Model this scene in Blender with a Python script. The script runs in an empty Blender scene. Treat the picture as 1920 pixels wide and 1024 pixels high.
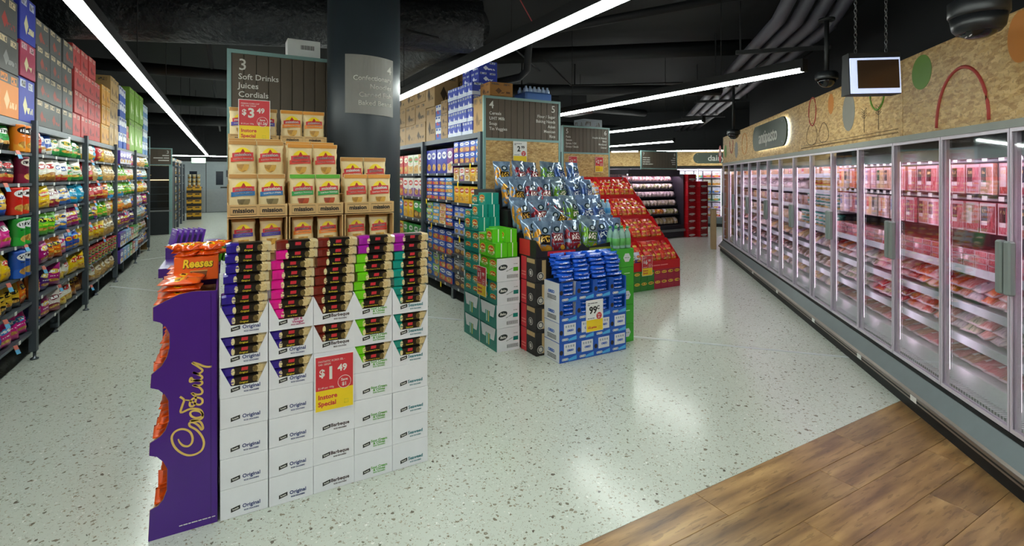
import bpy, bmesh, math, random
from math import sin, cos, pi, radians as rad, atan, atan2, hypot
random.seed(7)
SC = bpy.context.scene
COL = SC.collection
# ---------------------------------------------------------------- camera, world, exposure
CAM_H = 1.55
cam = bpy.data.cameras.new('camera'); cam_o = bpy.data.objects.new('camera', cam); COL.objects.link(cam_o)
cam.sensor_width = 36; cam.lens = 943 / 1920 * 36; cam.shift_y = -180 / 1920; cam.clip_start = .05; cam.clip_end = 100
cam_o.location = (0, 0, CAM_H); cam_o.rotation_euler = (rad(90), 0, -atan(536 / 943))
SC.camera = cam_o
w = bpy.data.worlds.new('world'); SC.world = w; w.use_nodes = True
w.node_tree.nodes['Background'].inputs[0].default_value = (.8, .9, 1, 1)
w.node_tree.nodes['Background'].inputs[1].default_value = .05
SC.view_settings.view_transform = 'Standard'; SC.view_settings.look = 'None'
cy = SC.cycles; cy.max_bounces = 6; cy.diffuse_bounces = 3; cy.glossy_bounces = 2; cy.transparent_max_bounces = 8; cy.adaptive_threshold = .06
cy.caustics_reflective = False; cy.caustics_refractive = False
SC.view_settings.exposure = 0.0; SC.view_settings.gamma = 1; SC.view_settings.use_curve_mapping = False
TUBE_POWER = 37.0          # emission of the ceiling light tubes
FRIDGE_POWER = 20.0         # emission of the tubes inside the cabinets

# ---------------------------------------------------------------- helpers
def lin(h):
    if isinstance(h, str):
        h = h.lstrip('#'); h = h if len(h) == 6 else ''.join(a + a for a in h); c = [int(h[i:i + 2], 16) / 255 for i in (0, 2, 4)]
        return tuple(x / 12.92 if x <= .04045 else ((x + .055) / 1.055) ** 2.4 for x in c)
    return tuple(h)

class MB:
    """collects faces with uv; unmarked faces get uv (-2,-2)"""
    def __init__(s): s.v = []; s.f = []; s.uv = []; s.mi = []; s.sm = []
    def face(s, pts, uv=None, mi=0, smooth=False):
        b = len(s.v); s.v += [tuple(p) for p in pts]; s.f.append(tuple(range(b, b + len(pts))))
        s.uv.append(uv or [(-2, -2)] * len(pts)); s.mi.append(mi); s.sm.append(smooth)
    def box(s, x0, x1, y0, y1, z0, z1, mi=0, front=True):
        a = [(x0, y0, z0), (x1, y0, z0), (x1, y1, z0), (x0, y1, z0), (x0, y0, z1), (x1, y0, z1), (x1, y1, z1), (x0, y1, z1)]
        q = [(0, 0), (1, 0), (1, 1), (0, 1)]
        b = len(s.v); s.v += a
        for k, fc in enumerate(((0, 1, 5, 4), (1, 2, 6, 5), (2, 3, 7, 6), (3, 0, 4, 7), (4, 5, 6, 7), (3, 2, 1, 0))):
            s.f.append(tuple(b + i for i in fc)); s.mi.append(mi); s.sm.append(False)
            s.uv.append(q if k == 0 and front else ([(u - 4, v) for u, v in q] if k in (1, 3) else [(-2, -2)] * 4))
        return s
    def prism(s, poly, y0, y1, mi=0):
        """poly = (x, z) outline counter-clockwise seen from -y; extruded y0..y1"""
        n = len(poly); b = len(s.v)
        xs = [p[0] for p in poly]; zs = [p[1] for p in poly]; x0, x1, z0, z1 = min(xs), max(xs), min(zs), max(zs)
        s.v += [(x, y0, z) for x, z in poly] + [(x, y1, z) for x, z in poly]
        s.f.append(tuple(range(b, b + n))); s.uv.append([((x - x0) / (x1 - x0 + 1e-9), (z - z0) / (z1 - z0 + 1e-9)) for x, z in poly])
        s.f.append(tuple(range(b + 2 * n - 1, b + n - 1, -1))); s.uv.append([(-2, -2)] * n)
        for i in range(n):
            j = (i + 1) % n; s.f.append((b + j, b + i, b + n + i, b + n + j)); s.uv.append([(-2, -2)] * 4)
        s.mi += [mi] * (n + 2); s.sm += [False] * (n + 2)
        return s
    def lathe(s, prof, seg=16, c=(0, 0, 0), mi=0):
        """prof = (r, z) bottom to top"""
        b = len(s.v)
        for r, z in prof:
            for i in range(seg): a = 2 * pi * i / seg; s.v.append((c[0] + r * cos(a), c[1] + r * sin(a), c[2] + z))
        for k in range(len(prof) - 1):
            for i in range(seg):
                j = (i + 1) % seg; p = b + k * seg
                s.f.append((p + i, p + j, p + seg + j, p + seg + i)); s.mi.append(mi); s.sm.append(True)
                s.uv.append([(i / seg, prof[k][1]), ((i + 1) / seg, prof[k][1]), ((i + 1) / seg, prof[k + 1][1]), (i / seg, prof[k + 1][1])])
        for k, rev in ((0, True), (len(prof) - 1, False)):
            if prof[k][0] > 1e-4:
                fc = [b + k * seg + i for i in range(seg)]; s.f.append(tuple(fc[::-1] if rev else fc)); s.mi.append(mi); s.sm.append(False); s.uv.append([(-2, -2)] * seg)
        return s
    def tube(s, path, r, seg=8, mi=0, closed=False):
        from mathutils import Vector
        P = [Vector(p) for p in path]; n = len(P); b = len(s.v); up = Vector((0, 0, 1))
        for k, p in enumerate(P):
            d = (P[min(k + 1, n - 1)] - P[max(k - 1, 0)]) if not closed else (P[(k + 1) % n] - P[k - 1])
            d.normalize(); a = d.cross(up if abs(d.z) < .95 else Vector((1, 0, 0))).normalized(); e = a.cross(d)
            rr = r[k] if isinstance(r, (list, tuple)) else r
            for i in range(seg): t = 2 * pi * i / seg; s.v.append(tuple(p + a * rr * cos(t) + e * rr * sin(t)))
        for k in range(n if closed else n - 1):
            for i in range(seg):
                j = (i + 1) % seg; p = b + k * seg; q = b + ((k + 1) % n) * seg
                s.f.append((p + i, p + j, q + j, q + i)); s.mi.append(mi); s.sm.append(True); s.uv.append([(-2, -2)] * 4)
        if not closed:
            s.f.append(tuple(b + i for i in range(seg))[::-1]); s.f.append(tuple(b + (n - 1) * seg + i for i in range(seg)))
            s.mi += [mi] * 2; s.sm += [False] * 2; s.uv += [[(-2, -2)] * seg] * 2
        return s
    def mesh(s, name, bevel=0):
        me = bpy.data.meshes.new(name); me.from_pydata(s.v, [], s.f)
        ul = me.uv_layers.new(name='UVMap'); ul.data.foreach_set('uv', [c for f in s.uv for p in f for c in p])
        me.polygons.foreach_set('material_index', s.mi); me.polygons.foreach_set('use_smooth', s.sm)
        if bevel:
            bm = bmesh.new(); bm.from_mesh(me); bmesh.ops.bevel(bm, geom=bm.edges[:], offset=bevel, segments=1, affect='EDGES', clamp_overlap=True)
            bm.to_mesh(me); bm.free()
        me.update(); return me

def obj(name, me, mat=None, parent=None, loc=(0, 0, 0), rot=(0, 0, 0), scale=(1, 1, 1)):
    if isinstance(me, MB): me = me.mesh(name)
    if mat is not None and not me.materials:
        for m in (mat if isinstance(mat, (list, tuple)) else (mat,)): me.materials.append(m)
    o = bpy.data.objects.new(name, me); COL.objects.link(o); o.parent = parent
    o.location = loc; o.rotation_euler = rot; o.scale = scale
    return o
def tag(o, label=None, cat=None, group=None, kind=None):
    if label: o['label'] = label
    if cat: o['category'] = cat
    if group: o['group'] = group
    if kind: o['kind'] = kind
    return o
def thing(name, label, cat, loc=(0, 0, 0), rz=0, group=None):
    o = bpy.data.objects.new(name, None); COL.objects.link(o); o.location = loc; o.rotation_euler = (0, 0, rz); o.empty_display_size = .05
    return tag(o, label, cat, group)
def struct(name, me, mat, label, **k): return tag(obj(name, me, mat, **k), label, None, None, 'structure')
ORD = ['first', 'second', 'third', 'fourth', 'fifth', 'sixth', 'seventh', 'eighth', 'ninth', 'tenth', 'eleventh', 'twelfth', 'thirteenth', 'fourteenth', 'fifteenth', 'sixteenth', 'seventeenth', 'eighteenth', 'nineteenth', 'twentieth']

# ---------------------------------------------------------------- node helper and materials
class G:
    def __init__(s, name):
        s.mat = bpy.data.materials.new(name); s.mat.use_nodes = True; s.nt = s.mat.node_tree; s.L = s.nt.links
        s.b = s.nt.nodes['Principled BSDF']
    def put(s, sock, v):
        if isinstance(v, bpy.types.NodeSocket): s.L.new(v, sock)
        elif isinstance(v, (tuple, list)) and len(v) == 3 and sock.type == 'RGBA': sock.default_value = (*v, 1)
        else: sock.default_value = v
    def n(s, t, ins=None, **pr):
        nd = s.nt.nodes.new('ShaderNode' + t)
        for k, v in pr.items(): setattr(nd, k, v)
        for k, v in (ins or {}).items(): s.put(nd.inputs[k], v)
        return nd
    def m(s, op, a, b=0.0, c=0.0): return s.n('Math', {0: a, 1: b, 2: c}, operation=op).outputs[0]
    def mix(s, f, a, b):
        nd = s.n('Mix', data_type='RGBA'); s.put(nd.inputs[0], f); s.put(nd.inputs[6], a); s.put(nd.inputs[7], b); return nd.outputs[2]
    def uv(s):
        x = s.n('SeparateXYZ', {0: s.n('UVMap', uv_map='UVMap').outputs[0]}); return x.outputs[0], x.outputs[1]
    def attr(s, name, out='Color'): return s.n('Attribute', attribute_type='OBJECT', attribute_name=name).outputs[out]
    def rnd(s): return s.n('ObjectInfo').outputs['Random']
    def noise(s, vec, scale, detail=2.0, dim='3D'):
        nd = s.n('TexNoise', {'Scale': scale, 'Detail': detail}, noise_dimensions=dim); s.L.new(vec, nd.inputs['Vector']); return nd.outputs[0]
    def lt(s, a, b): return s.m('LESS_THAN', a, b)
    def gt(s, a, b): return s.m('GREATER_THAN', a, b)
    def ell(s, x, y, cx, cy, rx, ry):
        dx = s.m('DIVIDE', s.m('SUBTRACT', x, cx), rx); dy = s.m('DIVIDE', s.m('SUBTRACT', y, cy), ry)
        return s.lt(s.m('ADD', s.m('MULTIPLY', dx, dx), s.m('MULTIPLY', dy, dy)), 1.0)
    def rect(s, x, y, cx, cy, rx, ry):
        return s.m('MULTIPLY', s.lt(s.m('ABSOLUTE', s.m('SUBTRACT', x, cx)), rx), s.lt(s.m('ABSOLUTE', s.m('SUBTRACT', y, cy)), ry))
    def out(s, col, rough=.5, metal=0, **k):
        s.put(s.b.inputs['Base Color'], col); s.put(s.b.inputs['Roughness'], rough); s.put(s.b.inputs['Metallic'], metal)
        for a, v in k.items(): s.put(s.b.inputs[a.replace('_', ' ')], v)
        return s.mat
    def bump(s, h, strength, dist=.01):
        nd = s.n('Bump', {'Strength': strength, 'Distance': dist, 'Height': h}); s.L.new(nd.outputs[0], s.b.inputs['Normal'])

_M = {}
def plain(c, rough=.5, metal=0, name=None):
    """a plain colour with faint mottling"""
    key = (c, rough, metal)
    if key not in _M:
        g = G(name or 'plain_' + str(len(_M))); col = lin(c)
        v = g.noise(g.n('TexCoord').outputs['Object'], 9.0, 3.0)
        f = g.m('MULTIPLY_ADD', v, .18, .91)
        vm = g.n('VectorMath', {0: col}, operation='SCALE'); g.put(vm.inputs['Scale'], f)
        _M[key] = g.out(vm.outputs[0], rough, metal)
    return _M[key]
def emit(c, s, name='lamp_glow'):
    key = ('e', c, s)
    if key not in _M:
        g = G(name); g.out((.8, .8, .8), .5); g.put(g.b.inputs['Emission Color'], lin(c)); g.put(g.b.inputs['Emission Strength'], s); _M[key] = g.mat
    return _M[key]

def make_print():
    """packaging print: base colour, waved lower band, logo blob with lettering, food picture; colours are properties of the thing"""
    g = G('printed_film'); x, y = g.uv(); r = g.rnd(); c1, c2, c3 = g.attr('c1'), g.attr('c2'), g.attr('c3')
    p = g.n('SeparateXYZ', {0: g.attr('p', 'Vector')}); h, ly, ps = p.outputs
    wv = g.m('MULTIPLY', g.m('SINE', g.m('MULTIPLY_ADD', x, 5.0, g.m('MULTIPLY', r, 6.28))), .05)
    front = g.gt(x, -.5)
    c = g.mix(g.m('MULTIPLY', front, g.lt(g.m('ADD', y, wv), h)), c1, c2)
    cmb = g.n('CombineXYZ', {0: x, 1: y, 2: g.m('MULTIPLY', r, 40.0)}).outputs[0]
    # food picture
    vo = g.n('TexVoronoi', {'Vector': cmb, 'Scale': 9.0}); vc = g.n('SeparateColor', {0: vo.outputs['Color']}).outputs[0]
    food = g.mix(vc, lin('#f0c860'), lin('#a8601c'))
    pic = g.ell(x, y, g.m('MULTIPLY_ADD', r, .16, .44), .25, .33, g.m('MAXIMUM', ps, .001))
    c = g.mix(g.m('MULTIPLY', pic, g.gt(ps, .01)), c, food)
    # logo with lettering
    lgs = g.m('MAXIMUM', g.attr('lg', 'Fac'), .001); logo = g.ell(x, y, .5, ly, g.m('MULTIPLY', lgs, .40), g.m('MULTIPLY', lgs, .145)); c = g.mix(logo, c, c3)
    tx = g.n('CombineXYZ', {0: g.m('MULTIPLY', x, 13.0), 1: g.m('MULTIPLY', y, 7.0), 2: g.m('MULTIPLY', r, 90.0)}).outputs[0]
    letters = g.m('MULTIPLY', g.rect(x, y, .5, ly, .31, .055), g.gt(g.noise(tx, 1.0, 0.0), .46))
    c = g.mix(letters, c, g.attr('c4'))
    tx2 = g.n('CombineXYZ', {0: g.m('MULTIPLY', x, 30.0), 1: g.m('MULTIPLY', y, 3.0), 2: g.m('MULTIPLY', r, 50.0)}).outputs[0]
    l2 = g.m('MULTIPLY', g.rect(x, y, .5, g.m('SUBTRACT', ly, .2), .25, .018), g.gt(g.noise(tx2, 1.0, 0.0), .47)); c = g.mix(l2, c, g.attr('c4'))
    return g.out(c, g.attr('ro', 'Fac'), 0, Coat_Weight=.25, Coat_Roughness=.15)
def make_meat():
    """vacuum packed food: streaked slices under film with a label"""
    g = G('packed_food'); x, y = g.uv(); r = g.rnd(); c1, c2, c3 = g.attr('c1'), g.attr('c2'), g.attr('c3')
    v = g.n('TexCoord').outputs['Object']
    cmb = g.n('CombineXYZ', {0: g.m('MULTIPLY', x, 7.0), 1: g.m('MULTIPLY', y, 1.6), 2: g.m('MULTIPLY', r, 30.0)}).outputs[0]
    nz = g.noise(cmb, 1.6, 2.0); st = g.n('MapRange', {0: nz, 1: .35, 2: .62}).outputs[0]
    c = g.mix(st, c1, c2)
    fat = g.gt(g.noise(cmb, 4.5, 3.0), .60); c = g.mix(g.m('MULTIPLY', fat, .7), c, (.75, .62, .58))
    edge = g.m('SUBTRACT', 1.0, g.rect(x, y, .5, .47, .44, .42)); c = g.mix(g.m('MULTIPLY', edge, g.gt(x, -.5)), c, (.62, .55, .58))
    lab = g.rect(x, y, .27, .62, .19, .25); lab = g.m('MULTIPLY', lab, g.attr('lg', 'Fac')); c = g.mix(lab, c, c3)
    l2 = g.m('MULTIPLY', g.rect(x, y, .27, .33, .19, .07), g.attr('lg', 'Fac')); c = g.mix(l2, c, (.85, .85, .85))
    tl = g.m('MULTIPLY', g.m('MULTIPLY', g.rect(x, y, .27, .72, .14, .05), g.attr('lg', 'Fac')), g.gt(g.noise(cmb, 5.0, 0.0), .5)); c = g.mix(tl, c, (.85, .6, .25))
    g.bump(nz, .3, .01)
    dk = g.n('VectorMath', {0: c, 1: (.86, .74, .74)}, operation='MULTIPLY').outputs[0]
    return g.out(dk, .22, 0, Coat_Weight=.5, Coat_Roughness=.08)
def make_carton():
    """shipping carton: board colour, tape seam, block of small print and a mark on the front and side faces"""
    g = G('carton_board'); x0, y = g.uv(); r = g.rnd(); c1, c2, c3 = g.attr('c1'), g.attr('c2'), g.attr('c3')
    x = g.m('ADD', x0, g.m('MULTIPLY', g.lt(x0, -2.5), 4.0)); on = g.gt(x, -.5)
    nz = g.noise(g.n('TexCoord').outputs['Object'], 6.0, 4.0)
    base = g.n('VectorMath', {0: c1}, operation='SCALE'); g.put(base.inputs['Scale'], g.m('MULTIPLY_ADD', nz, .3, .85))
    c = g.mix(g.m('MULTIPLY', on, g.lt(y, g.attr('lg', 'Fac'))), base.outputs[0], c2)
    tx = g.n('CombineXYZ', {0: g.m('MULTIPLY', x, 22.0), 1: g.m('MULTIPLY', y, 9.0), 2: g.m('MULTIPLY', r, 70.0)}).outputs[0]
    small = g.gt(g.noise(tx, 1.0, 0.0), .52)
    tabs = g.m('ADD', g.rect(x, y, .24, .87, .17, .085), g.rect(x, y, .74, .85, .15, .085))
    c = g.mix(tabs, c, c2); c = g.mix(g.m('MULTIPLY', g.m('ADD', g.rect(x, y, .24, .87, .15, .06), g.rect(x, y, .74, .85, .13, .06)), small), c, (.08, .07, .06))
    dm = g.m('ADD', g.m('DIVIDE', g.m('ABSOLUTE', g.m('SUBTRACT', x, .38)), .14), g.m('DIVIDE', g.m('ABSOLUTE', g.m('SUBTRACT', y, .38)), .22))
    c = g.mix(g.lt(dm, 1.0), c, c3)
    c = g.mix(g.m('MULTIPLY', g.rect(x, y, .68, .28, .2, .07), g.gt(g.noise(tx, .6, 0.0), .5)), c, c3)
    return g.out(c, .6)
def make_cracker():
    """rice cracker tray wrapper: coloured end, black middle, red mark, cracker picture at the other end"""
    g = G('cracker_wrapper'); x, y = g.uv(); c1 = g.attr('c1'); r = g.rnd()
    cmb = g.n('CombineXYZ', {0: x, 1: y, 2: g.m('MULTIPLY', r, 30.0)}).outputs[0]
    e = g.m('MULTIPLY_ADD', g.noise(cmb, 8.0, 1.0), .05, .25)
    c = g.mix(g.gt(x, e), c1, lin('#17130f'))
    c = g.mix(g.gt(x, g.m('MULTIPLY_ADD', y, -.06, .93)), c, lin('#cdbb92'))
    vo = g.n('TexVoronoi', {'Vector': cmb, 'Scale': 26.0}).outputs['Distance']
    c = g.mix(g.ell(x, y, .84, .5, .095, .52), c, g.mix(vo, lin('#e8d7a4'), lin('#b8935a')))
    c = g.mix(g.ell(x, y, .735, .45, .058, .33), c, g.mix(vo, lin('#2a2116'), lin('#8a7440')))
    c = g.mix(g.m('MULTIPLY', g.ell(x, y, .255, .42, .04, .36), g.gt(g.noise(cmb, 9.0, 1.0), .42)), c, lin('#dfcf9a'))
    sk = g.m('ADD', x, g.m('MULTIPLY', y, -.02)); c = g.mix(g.rect(sk, y, .495, .62, .07, .17), c, lin('#c62d3a'))
    return g.out(c, .28, 0, Coat_Weight=.4, Coat_Roughness=.1)
def make_muesli():
    g = G('silver_film'); x, y = g.uv(); r = g.rnd(); c1, c2, c3 = g.attr('c1'), g.attr('c2'), g.attr('c3')
    v = g.n('CombineXYZ', {0: x, 1: y, 2: g.m('MULTIPLY', r, 20.0)}).outputs[0]
    c = g.mix(g.n('MapRange', {0: g.noise(v, 3.0, 3.0), 1: .35, 2: .65}).outputs[0], c1, lin('#566a82'))
    c = g.mix(g.m('MULTIPLY', g.ell(x, y, .2, .42, .2, .34), g.gt(g.noise(v, 7.0, 2.0), .46)), c, c2)
    c = g.mix(g.m('MULTIPLY', g.ell(x, y, .62, .16, .36, .13), g.gt(g.noise(v, 8.0, 1.0), .42)), c, c2)
    c = g.mix(g.ell(x, y, .74, .17, .12, .07), c, lin('#d8a02c'))
    c = g.mix(g.rect(x, y, .56, .45, .29, .15), c, c3)
    tx = g.n('CombineXYZ', {0: g.m('MULTIPLY', x, 12.0), 1: g.m('MULTIPLY', y, 12.0), 2: r}).outputs[0]
    c = g.mix(g.m('MULTIPLY', g.rect(x, y, .56, .47, .23, .1), g.gt(g.noise(tx, 1.3, 0.0), .5)), c, g.attr('c4'))
    c = g.mix(g.ell(x, y, .56, .72, .17, .1), c, lin('#24343a')); c = g.mix(g.ell(x, y, .56, .72, .09, .055), c, lin('#c9d4da'))
    return g.out(c, .16, .25)
MUES = make_muesli()
PRINT, MEAT, CARTON, CRACK = make_print(), make_meat(), make_carton(), make_cracker()

def make_terrazzo():
    g = G('terrazzo'); v = g.n('TexCoord').outputs['Object']
    c = lin('#ccd1c6')
    big = g.noise(v, .6, 3.0); c = g.mix(g.m('MULTIPLY', big, .35), c, lin('#c0c8b8'))
    for sc, th, keep, col in ((38.0, .34, .55, '#585c52'), (55.0, .36, .45, '#8b8a7c'), (70.0, .38, .5, '#f0f1ea'), (26.0, .30, .80, '#4b4640'), (100.0, .4, .45, '#7c8076')):
        wob = g.n('VectorMath', {0: v, 1: g.n('VectorMath', {0: g.n('TexNoise', {'Vector': v, 'Scale': sc * 1.3}).outputs['Color'], 1: (.03, .03, .03)}, operation='MULTIPLY').outputs[0]}, operation='ADD').outputs[0]
        vo = g.n('TexVoronoi', {'Vector': wob, 'Scale': sc, 'Randomness': 1.0}); rc = g.n('SeparateColor', {0: vo.outputs['Color']})
        size = g.m('MULTIPLY', rc.outputs[1], th)
        c = g.mix(g.m('MULTIPLY', g.lt(vo.outputs['Distance'], size), g.gt(rc.outputs[0], keep)), c, g.mix(rc.outputs[2], lin(col), lin('#a79c86')))
    return g.out(c, .2, 0, Specular_IOR_Level=.5)
def make_wood():
    g = G('oak_plank'); tc = g.n('TexCoord').outputs['Object']; r = g.rnd()
    sv = g.n('VectorMath', {0: tc, 1: (1.2, 9.0, 4.0)}, operation='MULTIPLY').outputs[0]
    sv = g.n('VectorMath', {0: sv, 1: g.n('CombineXYZ', {0: g.m('MULTIPLY', r, 50.0), 1: g.m('MULTIPLY', r, 21.0)}).outputs[0]}, operation='ADD').outputs[0]
    n1 = g.noise(sv, 1.6, 6.0); n2 = g.noise(sv, 7.0, 4.0)
    ramp = g.n('ValToRGB', {0: n1}); e = ramp.color_ramp.elements
    e[0].position = .3; e[0].color = (*lin('#6a4d31'), 1); e[1].position = .72; e[1].color = (*lin('#c09a66'), 1)
    k = ramp.color_ramp.elements.new(.5); k.color = (*lin('#9a764b'), 1)
    c = g.mix(g.m('MULTIPLY', g.gt(n2, .6), .35), ramp.outputs[0], lin('#4e3520'))
    tint = g.n('VectorMath', {0: c}, operation='SCALE'); g.put(tint.inputs['Scale'], g.m('MULTIPLY_ADD', r, .35, .82))
    g.bump(n2, .12, .002)
    return g.out(tint.outputs[0], .28)
def make_osb():
    g = G('strand_board'); v = g.n('TexCoord').outputs['Object']; c = lin('#c49d5e')
    for k, (rot, sc) in enumerate(((.3, 17), (1.2, 21), (-.6, 19), (2.1, 25))):
        mp = g.n('Mapping', {'Vector': v, 'Rotation': (rot, rot * .7, rot), 'Scale': (1.0, 3.2, 2.6)}).outputs[0]
        vo = g.n('TexVoronoi', {'Vector': mp, 'Scale': float(sc)}); rc = g.n('SeparateColor', {0: vo.outputs['Color']})
        c = g.mix(g.m('MULTIPLY', g.gt(rc.outputs[0], .55), .62), c, g.mix(rc.outputs[1], lin('#94692f'), lin('#e0bf83')))
    n = g.noise(v, 60.0, 3.0); c = g.mix(g.m('MULTIPLY', g.gt(n, .6), .35), c, lin('#6e4b22'))
    g.bump(n, .2, .003)
    return g.out(c, .55)
def make_glass():
    g = G('door_glass'); nt = g.nt; out = nt.nodes['Material Output']
    fr = g.n('Fresnel', {0: 1.45}).outputs[0]; tr = g.n('BsdfTransparent', {0: (.93, .95, .95)}).outputs[0]; gl = g.n('BsdfGlossy', {0: (1, 1, 1), 1: .03}).outputs[0]
    mx = g.n('MixShader', {0: g.m('MULTIPLY', fr, .4)}); g.L.new(tr, mx.inputs[1]); g.L.new(gl, mx.inputs[2]); g.L.new(mx.outputs[0], out.inputs[0])
    return g.mat
def make_duct():
    g = G('black_foil'); v = g.n('TexCoord').outputs['Object']; n = g.noise(v, 14.0, 6.0); g.bump(n, 1.0, .05)
    return g.out(g.mix(n, lin('#0c0e10'), lin('#2a2e31')), .45)
TERR, WOOD, OSB, GLASS, FOIL = make_terrazzo(), make_wood(), make_osb(), make_glass(), make_duct()
STEEL = plain('#4a525a', .45, .3, 'dark_steel'); EDGE = plain('#767d84', .35, .8, 'bright_steel'); BLACK = plain('#0e0f11', .6, 0, 'black_paint')
DARK = plain('#101215', .7, 0, 'charcoal_paint'); CEIL = plain('#090b0d', .8, 0, 'ceiling_black'); WHITE = plain('#e6e6e2', .6, 0, 'white_card')
TEAL = plain('#7fa3a0', .45, 0, 'sage_frame'); SIGNB = plain('#5a4f42', .6, 0, 'brown_board'); LETTER = plain('#d9d7cf', .6, 0, 'pale_letters')
KRAFT = plain('#b08a55', .7, 0, 'kraft_board'); RED = plain('#c8202c', .5, 0, 'red_print'); YELLOW = plain('#f2d21a', .5, 0, 'yellow_print')
GREY = plain('#8b9499', .35, .5, 'fridge_grey'); PALE = plain('#c9ced0', .4, .2, 'pale_metal'); PURPLE = plain('#43127a', .35, 0, 'purple_board'); GOLD = plain('#d9b65e', .4, 0, 'gold_print')
ALU = plain('#9aa0a4', .3, .8, 'aluminium'); INK = plain('#15130f', .6, 0, 'black_ink'); CLEAR = GLASS

# ---------------------------------------------------------------- lettering
_T = {}
def text_me(body, size, mat, bold=0.0, align='CENTER', sx=1.0, shear=0.0, ext=.0006, space=1.0):
    key = (body, size, mat.name, bold, align, sx, shear, space)
    if key not in _T and body[:1] == '~':        # print too small to read in the photograph: a row of word-long strokes
        ws = [int(c) * .5 * size * sx for c in body[1:]]; tot = sum(ws) + .3 * size * (len(ws) - 1)
        x = {'CENTER': -tot / 2, 'LEFT': 0, 'RIGHT': -tot}[align]; mb = MB()
        for w_ in ws: mb.box(x, x + w_, -.0004, 0, -.22 * size, .2 * size); x += w_ + .3 * size
        _T[key] = mb.mesh('lettering'); _T[key].materials.append(mat)
    if key not in _T:
        cu = bpy.data.curves.new('lettering', 'FONT'); cu.body = body; cu.size = size; cu.align_x = align; cu.align_y = 'CENTER'; cu.offset = bold * size
        cu.extrude = ext; cu.resolution_u = 2; cu.shear = shear; cu.space_line = space
        o = bpy.data.objects.new('tmp', cu); COL.objects.link(o); dg = bpy.context.evaluated_depsgraph_get()
        me = bpy.data.meshes.new_from_object(o.evaluated_get(dg)); bpy.data.objects.remove(o)
        for v in me.vertices: v.co = (v.co.x * sx, -v.co.z, v.co.y)      # stands up, faces -y
        me.materials.clear(); me.materials.append(mat); me.name = 'lettering'; _T[key] = me
    return _T[key]
def text(body, size, mat, parent, loc, name='lettering', rot=(0, 0, 0), **k):
    return obj(name, text_me(body, size, mat, **k), None, parent, loc, rot)
def panel(w, h, t=.002): return MB().box(-w / 2, w / 2, -t, 0, -h / 2, h / 2)

# ---------------------------------------------------------------- packs: shared meshes, colours as properties
def bag_surf(u, v, stand):
    a = 1 - abs(2 * u - 1) ** 3.6
    pr = ((1 - v ** 3.2) * (.72 + .28 * sin(pi * min(1, v * 1.25)))) if stand else max(0, 1 - abs(2 * min(v / .93, 1) - 1) ** 3.2)
    return .5 * max(a, 0) * max(pr, 0.02) + .012
def bag_mesh(name, seed, stand=False, nx=9, nz=12, wr=.085):
    rn = random.Random(seed); mb = MB(); gr = {}
    for side in (-1, 1):
        for j in range(nz + 1):
            for i in range(nx + 1):
                if side == 1 and (i in (0, nx) or j in (0, nz) and not stand): gr[1, i, j] = gr[-1, i, j]; continue
                u, v = i / nx, j / nz; t = bag_surf(u, v, stand); wz = 0 if j in (0, nz) else rn.uniform(-wr, wr)
                x = (u - .5) * (1 - (.05 if stand else .11) * sin(pi * v)) + (0 if 0 < i < nx else rn.uniform(-.015, .015)); z = v
                gr[side, i, j] = len(mb.v); mb.v.append((x, side * t * (1 + wz * 2.2) + (rn.uniform(-wr, wr) * .3 if 0 < j < nz and 0 < i < nx else 0), z))
    for side in (-1, 1):
        for j in range(nz):
            for i in range(nx):
                q = [(i, j), (i + 1, j), (i + 1, j + 1), (i, j + 1)]
                if side == 1: q = q[::-1]
                mb.f.append(tuple(gr[side, a, b] for a, b in q)); mb.sm.append(True); mb.mi.append(0)
                mb.uv.append([(a / nx, b / nz) for a, b in q] if side == -1 else [(-2, -2)] * 4)
    return mb.mesh(name)
BAGS = [bag_mesh('bag', s) for s in (1, 2, 3, 4)]; SBAGS = [bag_mesh('stand_bag', s, True) for s in (5, 6, 7)]
BOX = MB().box(-.5, .5, 0, 1, 0, 1).mesh('carton', .012)
def tubpack():
    m = MB()
    for x in (-.27, .27): m.lathe([(.21, 0), (.23, .03), (.23, .9), (.24, .93), (.24, .97), (.2, 1)], 12, (x, 0, 0))
    return m
TUBE = MB().lathe([(.46, 0), (.48, .03), (.48, .9), (.5, .92), (.5, .98), (.46, 1)], 14).mesh('tube')
TUB = MB().lathe([(.40, 0), (.42, .03), (.47, .82), (.5, .84), (.5, .95), (.46, 1)], 14).mesh('tub')
BOTTLE = MB().lathe([(.42, 0), (.48, .04), (.48, .5), (.44, .58), (.46, .64), (.3, .78), (.17, .86), (.17, .9), (.2, .9), (.2, .98), (.17, 1)], 12).mesh('bottle')
for me in BAGS + SBAGS: me.materials.append(PRINT)
def with_mat(me, m):
    c = me.copy(); c.materials.clear(); c.materials.append(m); return c
BOX_P, BOX_C, BOX_M = with_mat(BOX, PRINT), with_mat(BOX, CARTON), with_mat(BOX, MEAT)
MBAGS = [with_mat(b, MEAT) for b in BAGS]; TUBE_P, TUB_P, BOT_P = with_mat(TUBE, PRINT), with_mat(TUB, PRINT), with_mat(BOTTLE, PRINT)
for me in (TUBE_P, TUB_P, BOT_P):
    ul = me.uv_layers[0].data
    for l in ul:
        if l.uv[0] >= -.5: l.uv[0] = (l.uv[0] * 2) - 1.0 if l.uv[0] >= .5 else -2   # print on the -y half
def pack(name, label, cat, me, loc, rz, size, c1, c2=None, c3='#ffffff', c4='#ffffff', p=(.35, .66, .14), lg=1.0, ro=.35, lean=0.0, group=None, roll=0.0, parent=None):
    o = obj(name, me, None, parent, loc, (lean, roll, rz), size)
    o['c1'] = lin(c1); o['c2'] = lin(c2 or c1); o['c3'] = lin(c3); o['c4'] = lin(c4); o['p'] = p; o['lg'] = float(lg); o['ro'] = float(ro)
    if label: tag(o, label, cat, group)
    return o
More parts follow.
